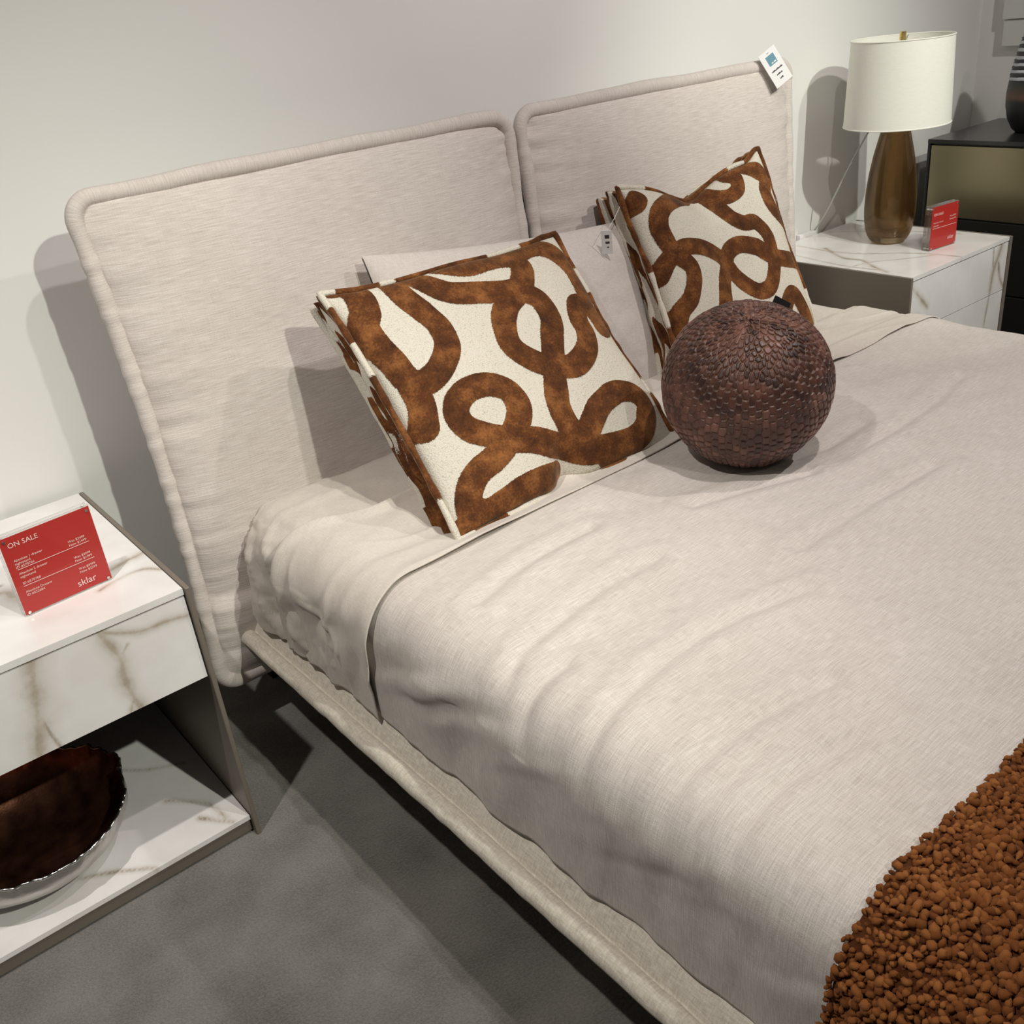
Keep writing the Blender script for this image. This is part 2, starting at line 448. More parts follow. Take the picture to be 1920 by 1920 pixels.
def shade_mat():
    mt, nt, b = newmat('cream_linen_shade')
    tc = N(nt, 'ShaderNodeTexCoord'); mp = N(nt, 'ShaderNodeMapping'); mp.inputs['Scale'].default_value = (60, 60, 700)
    nz = N(nt, 'ShaderNodeTexNoise'); nz.inputs['Scale'].default_value = 1; nz.inputs['Detail'].default_value = 3
    nt.links.new(tc.outputs['Object'], mp.inputs['Vector']); nt.links.new(mp.outputs['Vector'], nz.inputs['Vector'])
    r = ramp(nt, [(0.3, (0.90, 0.89, 0.81)), (0.7, (0.95, 0.945, 0.88))])
    nt.links.new(nz.outputs['Fac'], r.inputs['Fac']); nt.links.new(r.outputs['Color'], b.inputs['Base Color'])
    b.inputs['Roughness'].default_value = 0.9; b.inputs['Specular IOR Level'].default_value = 0.1
    t = N(nt, 'ShaderNodeBsdfTranslucent'); t.inputs['Color'].default_value = (0.95, 0.94, 0.84, 1)
    mx = N(nt, 'ShaderNodeMixShader'); mx.inputs[0].default_value = 0.15
    nt.links.new(b.outputs[0], mx.inputs[1]); nt.links.new(t.outputs[0], mx.inputs[2]); nt.links.new(mx.outputs[0], nt.nodes['Material Output'].inputs['Surface'])
    return mt
M['shade'] = shade_mat()

def glass(name, color, rough=0.0, thru=0.0, ior=1.45):
    mt, nt, b = newmat(name)
    b.inputs['Base Color'].default_value = (*color, 1); b.inputs['Roughness'].default_value = rough
    b.inputs['IOR'].default_value = ior; b.inputs['Transmission Weight'].default_value = 1.0
    if thru:
        tr = N(nt, 'ShaderNodeBsdfTransparent'); tr.inputs[0].default_value = (*color, 1)
        mx = N(nt, 'ShaderNodeMixShader'); mx.inputs[0].default_value = thru
        nt.links.new(b.outputs[0], mx.inputs[1]); nt.links.new(tr.outputs[0], mx.inputs[2])
        nt.links.new(mx.outputs[0], nt.nodes['Material Output'].inputs['Surface'])
    return mt
M['brownglass'] = glass('smoky_brown_glass', (0.58, 0.46, 0.31), thru=0.40)
M['clearglass'] = glass('clear_glass', (0.93, 0.94, 0.93))

def vase_mat():
    mt, nt, b = newmat('banded_black_vase')
    tc = N(nt, 'ShaderNodeTexCoord'); sp = N(nt, 'ShaderNodeSeparateXYZ'); nt.links.new(tc.outputs['Object'], sp.inputs[0])
    nz = N(nt, 'ShaderNodeTexNoise'); nz.inputs['Scale'].default_value = 14; nz.inputs['Detail'].default_value = 3
    nt.links.new(tc.outputs['Object'], nz.inputs['Vector'])
    a = N(nt, 'ShaderNodeMath', operation='MULTIPLY_ADD'); nt.links.new(nz.outputs['Fac'], a.inputs[0]); a.inputs[1].default_value = 0.012; nt.links.new(sp.outputs['Z'], a.inputs[2])
    md = N(nt, 'ShaderNodeMath', operation='MULTIPLY'); nt.links.new(a.outputs[0], md.inputs[0]); md.inputs[1].default_value = 1 / 0.0215
    fr = N(nt, 'ShaderNodeMath', operation='FRACT'); nt.links.new(md.outputs[0], fr.inputs[0])
    lt = N(nt, 'ShaderNodeMath', operation='LESS_THAN'); nt.links.new(fr.outputs[0], lt.inputs[0]); lt.inputs[1].default_value = 0.42
    gt = N(nt, 'ShaderNodeMath', operation='GREATER_THAN'); nt.links.new(sp.outputs['Z'], gt.inputs[0]); gt.inputs[1].default_value = 0.165
    an = N(nt, 'ShaderNodeMath', operation='MULTIPLY'); nt.links.new(lt.outputs[0], an.inputs[0]); nt.links.new(gt.outputs[0], an.inputs[1])
    bz = ramp(nt, [(0.0, (0.012, 0.012, 0.013)), (0.44, (0.012, 0.012, 0.013)), (0.5, (0.12, 0.06, 0.035)), (0.62, (0.05, 0.04, 0.03)), (0.7, (0.02, 0.02, 0.025))])
    mr = N(nt, 'ShaderNodeMapRange'); mr.inputs['From Min'].default_value = 0.0; mr.inputs['From Max'].default_value = 0.24
    nt.links.new(a.outputs[0], mr.inputs['Value']); nt.links.new(mr.outputs[0], bz.inputs['Fac'])
    mx = N(nt, 'ShaderNodeMix', data_type='RGBA'); nt.links.new(an.outputs[0], mx.inputs[0]); nt.links.new(bz.outputs['Color'], mx.inputs[6]); mx.inputs[7].default_value = (0.50, 0.52, 0.56, 1)
    nt.links.new(mx.outputs[2], b.inputs['Base Color']); b.inputs['Roughness'].default_value = 0.4
    return mt
M['vase'] = vase_mat()

# ------------------------------------------------------------------ the room
WY, WX = 2.02, 3.83
def struct(name, mb, mat, **k):
    return tag(mb.build(name, mat, **k), kind='structure')
struct('floor', MB().box(-3.0, WX + 0.1, -3.0, WY + 0.1, -0.05, 0.0), M['carpet'])
struct('wall_back', MB().box(-3.0, WX + 0.1, WY, WY + 0.1, 0.0, 2.9), M['wall'])
struct('wall_right', MB().box(WX, WX + 0.1, -3.0, WY, 0.0, 2.9), M['wall'])
struct('ceiling', MB().box(-3.0, WX + 0.1, -3.0, WY + 0.1, 2.9, 2.95), M['ceiling'])

# ------------------------------------------------------------------ bed
BX0, BX1 = 0.545, 2.389           # outer faces of the rails
BC = 0.5 * (BX0 + BX1)
bed = tag(empty('bed', (BC, 0.75, 0.0)), 'pale linen upholstered bed with a two-cushion headboard and rolled side rails', 'bed')
def part(o):                       # geometry is written in world metres; keep it there under the bed's empty
    o.location = o.location - Vector((BC, 0.75, 0.0))
    o.parent = bed
    return o

def rail(side):
    prof = [(0.105, 0.200), (0.03, 0.214), (0.012, 0.222), (0.003, 0.230), (0.0, 0.240), (0.003, 0.250), (0.011, 0.257), (0.020, 0.258), (0.0265, 0.2545), (0.029, 0.2500),
            (0.0305, 0.2545), (0.034, 0.262), (0.040, 0.272), (0.047, 0.281), (0.056, 0.288), (0.068, 0.292), (0.085, 0.293), (0.105, 0.290)]
    y = np.linspace(-0.30, 1.735, 240)
    P = np.array(prof)
    V = np.zeros((len(y), len(P), 3)); UV = np.zeros((len(y), len(P), 2))
    arc = np.concatenate([[0], np.cumsum(np.hypot(*np.diff(P, axis=0).T))])
    for i, yy in enumerate(y):
        k = np.clip(1 - np.abs(P[:, 0] - 0.02) / 0.09, 0, 1)
        wob = 0.003 * float(fbm(np.array(yy * 5.0), np.array(3.3 * side), 5)) * k
        puck = 0.0010 * float(vnoise(np.array(yy * 40.0), np.array(1.0), 8)) * (P[:, 0] < 0.03)
        x = P[:, 0] + wob + puck
        V[i, :, 0] = (BX0 + x) if side < 0 else (BX1 - x)
        V[i, :, 1] = yy
        V[i, :, 2] = P[:, 1] + 0.003 * float(fbm(np.array(yy * 4.0 + 9), np.array(1.7), 6)) * k + 0.003 * vnoise(np.full(len(P), yy * 9.0), P[:, 0] * 20, 12) * (P[:, 0] > 0.034)
        UV[i, :, 0] = arc; UV[i, :, 1] = yy
    n = len(P)
    F = grid_faces(len(y), n, flip=(side < 0)).tolist()
    F.append(list(range(n)) if side < 0 else list(range(n))[::-1])
    F.append([(len(y) - 1) * n + i for i in range(n)][::-1] if side < 0 else [(len(y) - 1) * n + i for i in range(n)])
    return part(mesh('side_rail', V.reshape(-1, 3), F, M['rail'], uv=UV.reshape(-1, 2)))
rail(-1); rail(1)
part(MB().box(BX0 + 0.10, BX1 - 0.10, -0.29, 1.73, 0.205, 0.288).build('platform', M['rail']))
part(MB().box(BX0 + 0.02, BX1 - 0.02, -0.345, -0.29, 0.205, 0.29).build('foot_rail', M['rail'], bevel=0.02, seg=4))
for lx in (BX0 + 0.35, BX1 - 0.35):
    for ly in (0.0, 1.35):
        part(MB().box(lx - 0.03, lx + 0.03, ly - 0.03, ly + 0.03, 0.0, 0.206).build('leg', M['dark'], bevel=0.004))

HBW, HBH = 0.988, 1.01
def hb_edge(v):   # v 0 bottom .. 1 top -> (y, z) of the welt plane
    return 1.752 + 0.088 * v, 0.125 + HBH * v
def headboard(cx, seed, side):
    nu, nv = 130, 130
    e = np.linspace(-1, 1, nu)
    U, Vv = np.meshgrid(np.sign(e) * np.abs(e) ** 0.8, np.sign(e) * np.abs(e) ** 0.8, indexing='ij')
    # rounded-square map
    def shape(U, Vv, depth, wr):
        cr = 0.038
        hw, hh = HBW / 2 - 0.018, HBH / 2 - 0.018
        x = U * hw; z = Vv * hh
        # round the corners
        ax, az = np.abs(x) - (hw - cr), np.abs(z) - (hh - cr)
        mk = (ax > 0) & (az > 0)
        L = np.hypot(ax, az) + 1e-9; mxx = np.maximum(ax, az)
        f = np.where(mk, mxx / L, 1.0)
        x = np.where(mk, np.sign(x) * (hw - cr + ax * f), x)
        z = np.where(mk, np.sign(z) * (hh - cr + az * f), z)
        x = x * (1 - np.where(U * side < 0, 0.045, 0.010) * (1 - Vv ** 2) * np.abs(U) ** 2)
        a = np.clip(1 - np.abs(U) ** 5, 0, 1) ** 0.5; b = np.clip(1 - np.abs(Vv) ** 5, 0, 1) ** 0.5
        d = depth * (0.12 + 0.88 * a * b) * (1.0 + 0.12 * -Vv) * (np.clip(np.minimum(1 - np.abs(U), 1 - np.abs(Vv)) / 0.004, 0, 1) * 0.9 + 0.1)
        if wr:
            edge = np.exp(-(1 - np.abs(U)) / 0.16)
            d = d + 0.0035 * edge * vnoise(U * 2.0, z * 42 + seed, seed) + 0.003 * edge * vnoise(U * 3.0, z * 80, seed + 3)
            low = ss(0.25, -0.7, Vv)
            d = d + 0.008 * low * np.abs(vnoise(U * 2.2 + seed, z * 11 + 0.4 * U, seed + 5)) + 0.004 * low * vnoise(U * 3, z * 26, seed + 7)
            d = d + 0.004 * fbm(U * 2, Vv * 2.5, seed + 9)
        return x, z, d
    obs = []
    V = []; UV = []; F = []
    for k, (dep, wr, sgn) in enumerate(((0.062, True, -1), (0.045, False, 1))):
        x, z, d = shape(U, Vv, dep, wr)
        t = (z + HBH / 2) / HBH
        y, zz = hb_edge(t)
        V.append(np.stack([cx + x, y + sgn * d, zz], -1).reshape(-1, 3)); UV.append(np.stack([x, z], -1).reshape(-1, 2))
        F.append(grid_faces(nu, nv, flip=(k == 1)) + k * nu * nv)
    c = part(mesh('headboard_cushion', np.vstack(V), np.vstack(F), M['hb'], uv=np.vstack(UV)))
    # welt all around, slightly gathered
    hw, hh, cr = HBW / 2 - 0.014, HBH / 2 - 0.014, 0.042
    P = []
    for (sx, sz, a0) in ((1, 1, 0), (-1, 1, 90), (-1, -1, 180), (1, -1, 270)):
        for a in np.linspace(a0, a0 + 90, 10):
            P.append((sx * (hw - cr) + cr * math.cos(math.radians(a)), sz * (hh - cr) + cr * math.sin(math.radians(a))))
    P.append(P[0]); P = np.array(P)
    L = np.concatenate([[0], np.cumsum(np.hypot(*np.diff(P, axis=0).T))])
    s = np.linspace(0, L[-1], 900, endpoint=False)
    px = np.interp(s, L, P[:, 0]); pz = np.interp(s, L, P[:, 1])
    vv = np.clip(pz / hh, -1, 1)
    px = px * (1 - np.where(px * side < 0, 0.045, 0.010) * (1 - vv ** 2) * (np.abs(px) / hw) ** 2)
    y, zz = hb_edge((pz + HBH / 2) / HBH)
    y = y - 0.010 + 0.002 * vnoise(s * 9, s * 0 + seed, seed); zz = zz + 0.003 * vnoise(s * 7, s * 0 + 4 + seed, seed)
    r = 0.0165 + 0.0011 * vnoise(s * 55, s * 0 + 1, seed + 2) * np.clip((0.96 - np.abs(vv)) * 20, 0.15, 1) + 0.001 * vnoise(s * 10, s * 0, seed + 4)
    mb = MB().tube(np.stack([cx + px, y, zz], -1), r, 14, closed=True)
    uv = np.stack([np.tile(np.arange(14) * 0.0075, 900), np.repeat(s, 14)], -1)
    w_ = mesh('welt', mb.V, mb.F, M['hb'], uv=uv)
    w_.parent = c; 
    return c
headboard(BC - HBW / 2 - 0.0035, 11, 1)
headboard(BC + HBW / 2 + 0.0035, 23, -1)
part(MB().box(BX0 + 0.10, BX1 - 0.10, 1.885, 1.955, 0.0, 0.95).build('headboard_frame', M['dark']))

# mattress with its fitted sheet
MX0, MX1, MY0, MY1, MZ0, MZ1 = 0.604, 2.330, -0.27, 1.742, 0.290, 0.522
def mattress():
    R = 0.075
    cx, cy, cz = (MX0 + MX1) / 2, (MY0 + MY1) / 2, (MZ0 + MZ1) / 2
    hx, hy, hz = (MX1 - MX0) / 2, (MY1 - MY0) / 2, (MZ1 - MZ0) / 2
    V = []; F = []; UV = []; off = 0
    def face(n1, n2, fn):
        nonlocal off
        a, b = np.meshgrid(np.linspace(-1, 1, n1), np.linspace(-1, 1, n2), indexing='ij')
        p = fn(a, b)
        V.append(np.stack(p, -1).reshape(-1, 3)); F.append(grid_faces(n1, n2) + off); off += n1 * n2
    one = lambda a: np.ones_like(a)
    face(170, 220, lambda a, b: (a * hx, b * hy, one(a) * hz))
    face(220, 60, lambda a, b: (-one(a) * hx, -a * hy, b * hz))
    face(60, 40, lambda a, b: (one(a) * hx, a * hy, b * hz))
    face(170, 60, lambda a, b: (-a * hx, one(a) * hy, b * hz))
    face(60, 30, lambda a, b: (a * hx, -one(a) * hy, b * hz))
    P = np.vstack(V)
    rx = np.array([hx - R, hy - R, hz - R])
    q = np.clip(P, -np.array([hx - R, hy - R, hz]), rx); d = P - q
    # keep bottom edge square-ish
    L = np.linalg.norm(d, axis=1); Lm = np.max(np.abs(d), axis=1)
    n = d / (L[:, None] + 1e-9)
    P2 = q + n * R
    P2[:, 0] += np.where((P2[:, 0] < 0) & (P2[:, 1] > 0.6), -0.012 * ss(0.05, -0.10, P2[:, 2]), 0)
    x, y, z = P2[:, 0] + cx, P2[:, 1] + cy, P2[:, 2] + cz
    u = (x - MX0) + (MZ1 - z) * -1.0; v = y
    crown = 0.010 * (1 - (P2[:, 0] / hx) ** 2) * (P2[:, 2] > 0)
    head = ss(0.9, 1.5, y)
    left = ss(1.05, 0.62, x)
    w_ = 0.0055 * fbm(u * 9 + 3 * y, v * 6 - 2 * u, 31, 4) * (0.35 + head)
    drape = np.abs(vnoise(v * 16 + 2.5 * (z - 0.4), z * 3.0, 37)) * 0.016 * ss(0.52, 0.38, z) * head
    crump = 0.012 * np.abs(fbm(u * 11 + v * 4, v * 11 - u * 5, 41, 3)) * head * left
    rid = (1 - np.abs(vnoise(v * 9 + 7 * (0.5 - z) + 1.5 * u, u * 3 + 5, 47))) ** 6
    h = w_ + drape + crump + 0.007 * rid * head * left
    P2 = P2 + n * h[:, None] + np.array([0, 0, 1.0]) * crown[:, None]
    P2 += np.array([cx, cy, cz])
    return mesh('mattress', P2, np.vstack(F), M['sheet'], uv=np.stack([u, v], -1))
tag(mattress(), 'mattress in a creased pale beige fitted sheet against the headboard', 'mattress')

# coverlet / turned-down sheet: shells that run over the mattress cross-section
def section(s, r=0.085, grow=0.0):
    """s: 0..1 across the bed from the left hem to the right hem -> x, z, nx, nz, arc"""
    xl, xr, zb, zt = MX0 - 0.006, MX1 + 0.006, 0.2905, MZ1 + 0.004
    side = zt - r - zb; top = xr - xl - 2 * r; arc = math.pi * r / 2
    tot = 2 * side + 2 * arc + top
    a = np.asarray(s) * tot
    x = np.zeros_like(a); z = np.zeros_like(a); nx = np.zeros_like(a); nz = np.zeros_like(a)
    m1 = a < side
    x[m1] = xl; z[m1] = zb + a[m1]; nx[m1] = -1
    m2 = (a >= side) & (a < side + arc); t = (a[m2] - side) / r
    x[m2] = xl + r - r * np.cos(t); z[m2] = zt - r + r * np.sin(t); nx[m2] = -np.cos(t); nz[m2] = np.sin(t)
    m3 = (a >= side + arc) & (a < side + arc + top); x[m3] = xl + r + a[m3] - side - arc; z[m3] = zt; nz[m3] = 1
    m4 = (a >= side + arc + top) & (a < side + 2 * arc + top); t = (a[m4] - side - arc - top) / r
    x[m4] = xr - r + r * np.sin(t); z[m4] = zt - r + r * np.cos(t); nx[m4] = np.sin(t); nz[m4] = np.cos(t)
    m5 = a >= side + 2 * arc + top; x[m5] = xr; z[m5] = zt - r - (a[m5] - side - 2 * arc - top); nx[m5] = 1
    cr = 0.012 * (1 - (2 * (x - xl) / (xr - xl) - 1) ** 2)
    z = z + cr * np.clip(nz, 0, 1)
    return x, z, nx, nz, a, side, arc, top, tot

def folds(a, y, side, z):
    """soft tension folds on the top, hanging folds at the sides (metres)"""
    xs = a - side
    ca, sa = math.cos(0.22), math.sin(0.22)
    u = xs * ca - y * sa; v = xs * sa + y * ca
    t = 0.0085 * fbm(u * 1.5, v * 7.5, 51, 3) + 0.0040 * np.maximum(0, fbm(u * 2.0 + 5, v * 15.0, 57, 2))
    ca, sa = math.cos(-0.35), math.sin(-0.35)
    u2 = xs * ca - y * sa; v2 = xs * sa + y * ca
    t = t + 0.0050 * np.maximum(0, fbm(u2 * 1.5 + 9, v2 * 11.0, 63, 2)) 
    hang = ss(0.49, 0.30, z)
    s_ = 0.010 * np.maximum(-0.2, vnoise(y * 9.0 + 6 * (z - 0.4), z * 2.0, 71)) + 0.006 * vnoise(y * 21 - 5 * (z - 0.4), z * 4, 73)
    corner = ss(0.50, 0.44, z) * ss(0.34, 0.44, z)
    c_ = 0.007 * vnoise(y * 13 + 26 * (z - 0.4), z * 5, 77)
    return t + s_ * hang + c_ * corner

CREASES = [smoothline(np.array(L), 6) for L in [[(0.644, 0.915), (0.721, 0.935), (0.856, 0.954), (0.967, 0.947)], [(0.559, 0.719), (0.63, 0.729), (0.702, 0.744), (0.83, 0.759), (0.939, 0.746), (1.048, 0.717)], [(1.411, 0.933), (1.544, 0.933), (1.699, 0.939), (1.937, 0.984)], [(1.398, 1.004), (1.487, 0.986), (1.606, 0.996)], [(0.701, 1.061), (0.837, 1.095), (0.972, 1.1)], [(0.615, 0.599), (0.756, 0.598), (0.893, 0.573)], [(1.138, 1.021), (1.262, 0.982), (1.361, 0.943)], [(1.137, 0.801), (1.35, 0.797), (1.509, 0.795)], [(0.582, 0.839), (0.63, 0.852), (0.691, 0.856)], [(0.62, 0.503), (0.717, 0.507), (0.818, 0.493)]]]
def shell(name, y0f, y1f, ns, ny, offf, mat, thick, extra=None):
    s = np.linspace(0.0, 1.0, ns)
    x, z, nx, nz, a, side, arc, top, tot = section(s)
    T = np.linspace(0, 1, ny)
    V = np.zeros((ns, ny, 3)); UV = np.zeros((ns, ny, 2))
    for j, t in enumerate(T):
        yy = y0f(a, x, z) * (1 - t) + y1f(a, x, z) * t
        o = offf(a, yy, z, t) + folds(a, yy, side, z)
        if name == 'coverlet':
            dd = dist_lines(x, yy, CREASES)
            o = o + (-0.0055 * np.exp(-(dd / 0.013) ** 2) + 0.0035 * np.exp(-((dd - 0.030) / 0.016) ** 2)) * nz.clip(0, 1) * ss(0.0, 0.03, yy + 0.2)
            o = np.maximum(o, -0.004)
        V[:, j, 0] = x + nx * o; V[:, j, 1] = yy; V[:, j, 2] = z + nz * o + np.where(nz < 0.05, 0.004 * vnoise(yy * 14, yy * 0 + 2, 91), 0)
        UV[:, j, 0] = a; UV[:, j, 1] = yy
    if extra: V = extra(V)
    ob = mesh(name, V.reshape(-1, 3), grid_faces(ns, ny), mat, uv=UV.reshape(-1, 2))
    so = ob.modifiers.new('thickness', 'SOLIDIFY'); so.thickness = thick; so.offset = 1.0
    return ob

cov = shell('coverlet', lambda a, x, z: -0.285 + 0 * a, lambda a, x, z: 1.268 + 0 * a, 520, 420,
            lambda a, y, z, t: 0.003 + 0.005 * ss(0.46, 0.52, z), M['linen'], 0.003)
tag(cov, 'smooth pale beige linen coverlet spread over the mattress below the turned-down sheet', 'coverlet')

def td0(a, x, z):     # foot-side hem of the turned-down sheet
    return 1.218 + 0.022 * ss(0.50, 0.34, z) * (x < 1.2) + 0.010 * vnoise(a * 3.0, a * 0, 101) + 0.030 * ss(1.7, 2.1, x)
def td1(a, x, z):     # head-side fold
    return 1.462 + 0.085 * ss(0.78, 0.60, x) + 0.012 * vnoise(a * 4.0, a * 0 + 3, 103)
def tdo(a, y, z, t):
    lip = 0.0065 * np.exp(-(t / 0.10) ** 2) * (0.6 + 0.9 * np.clip(vnoise(a * 7.0, a * 0 + 1, 107), -0.5, 1)) 
    band = 0.0035 * (1 - ss(0.26, 0.34, t))                      # double hem
    pleat = 0.006 * np.exp(-((t - 0.42 - 0.05 * vnoise(a * 2, a * 0, 109)) / 0.035) ** 2) * ss(0.56, 0.44, z)
    pleat2 = 0.012 * np.exp(-((t - 0.96) / 0.05) ** 2) * ss(0.9, 0.6, a)
    down = -0.004 * ss(0.9, 1.0, t)
    pleat = pleat + 0.007 * (1 - np.abs(vnoise(t * 3.2 + 2.2 * (0.52 - z), z * 6 + 2, 113))) ** 7 * ss(0.53, 0.46, z) * (t > 0.3) + 0.003 * (1 - np.abs(vnoise(t * 2.5 + a * 1.2, a * 2.0, 117))) ** 6
    return 0.0085 + lip + band + pleat + pleat2 + down
td = shell('turned_down_sheet', td0, td1, 420, 120, tdo, M['sheet'], 0.0025)
tag(td, 'pale linen top sheet folded back in a band across the bed under the cushions', 'sheet')

# ------------------------------------------------------------------ pillows
def pose(loc, rot):
    return Matrix.Translation(Vector(loc)) @ Matrix.Rotation(rot[2], 4, 'Z') @ Matrix.Rotation(rot[1], 4, 'Y') @ Matrix.Rotation(rot[0], 4, 'X')

RIB1 = [[(0.034, 1.03), (0.078, 1.022), (0.091, 0.962), (0.074, 0.888), (0.042, 0.835), (0.044, 0.76), (0.059, 0.671), (0.076, 0.575), (0.125, 0.55), (0.206, 0.582), (0.272, 0.66), (0.282, 0.741), (0.259, 0.82), (0.231, 0.913), (0.231, 1.03)], [(0.074, 0.567), (0.07, 0.486), (0.044, 0.401)], [(0.297, 1.03), (0.327, 0.964), (0.393, 0.866), (0.501, 0.826), (0.618, 0.796), (0.684, 0.796)], [(0.431, 1.009), (0.512, 0.962), (0.641, 0.962), (0.718, 0.943), (0.743, 0.894), (0.703, 0.824), (0.641, 0.771), (0.567, 0.726), (0.516, 0.654), (0.493, 0.573), (0.529, 0.497), (0.612, 0.431), (0.699, 0.412), (0.788, 0.454), (0.832, 0.518), (0.841, 0.592), (0.877, 0.65), (0.928, 0.629), (0.945, 0.533)], [(0.718, 0.943), (0.809, 0.971), (0.881, 0.96), (0.937, 0.9), (0.964, 0.807), (0.956, 0.694)], [(0.669, 0.771), (0.713, 0.716), (0.713, 0.626), (0.673, 0.546), (0.624, 0.459), (0.584, 0.38), (0.537, 0.284), (0.535, 0.193), (0.569, 0.119), (0.605, 0.08)], [(0.573, 0.131), (0.624, 0.161), (0.711, 0.223), (0.82, 0.255), (0.894, 0.223), (0.915, 0.155), (0.866, 0.087), (0.784, 0.053), (0.667, 0.059), (0.601, 0.072), (0.537, 0.095), (0.478, 0.131), (0.384, 0.193), (0.316, 0.225), (0.24, 0.276), (0.182, 0.325), (0.165, 0.388), (0.189, 0.435), (0.244, 0.461), (0.316, 0.454), (0.378, 0.41), (0.388, 0.335), (0.348, 0.27), (0.282, 0.223), (0.216, 0.193), (0.14, 0.172), (0.091, 0.134), (0.066, 0.093), (0.068, 0.049), (0.123, 0.023), (0.199, 0.029), (0.272, 0.042), (0.352, 0.042), (0.435, 0.036)], [(0.9, 0.131), (0.845, 0.066), (0.747, 0.042), (0.646, 0.046)], [(0.072, 0.059), (0.072, 0.012), (0.023, 0.008)]]
RIB2 = [[(0.055, 0.937), (0.029, 0.905), (0.002, 0.896)], [(0.435, 1.03), (0.168, 0.877), (0.095, 0.794), (0.089, 0.694), (0.114, 0.601), (0.174, 0.524), (0.165, 0.45), (0.114, 0.371), (0.044, 0.323), (0.006, 0.248), (-0.03, 0.172)], [(0.002, 0.52), (0.053, 0.578), (0.119, 0.612), (0.206, 0.624), (0.325, 0.588), (0.431, 0.52), (0.476, 0.435), (0.533, 0.359), (0.605, 0.304), (0.692, 0.314), (0.756, 0.391), (0.788, 0.484), (0.79, 0.582), (0.737, 0.665), (0.656, 0.684), (0.586, 0.76), (0.552, 0.903), (0.529, 0.996), (0.435, 1.03)], [(0.306, 0.231), (0.342, 0.318), (0.386, 0.41), (0.45, 0.497), (0.486, 0.548), (0.58, 0.573), (0.686, 0.535), (0.777, 0.465), (0.979, 0.412)], [(0.541, 1.03), (0.575, 0.937), (0.641, 0.875), (0.716, 0.881), (0.741, 0.943), (0.707, 0.988)], [(0.801, 0.998), (0.888, 0.947), (0.945, 0.881), (0.911, 0.809), (0.932, 0.707), (1.024, 0.612), (1.03, 0.514)], [(0.784, 0.199), (0.83, 0.24), (0.875, 0.231), (0.915, 0.134), (0.945, 0.044)], [(0.051, 0.076), (0.168, 0.127), (0.357, 0.106), (0.586, 0.004), (0.707, 0.057), (0.784, 0.199)]]

def puff(U, V, p=2.6, q=0.42):
    return np.clip(1 - np.abs(U) ** p, 0, 1) ** q * np.clip(1 - np.abs(V) ** p, 0, 1) ** q

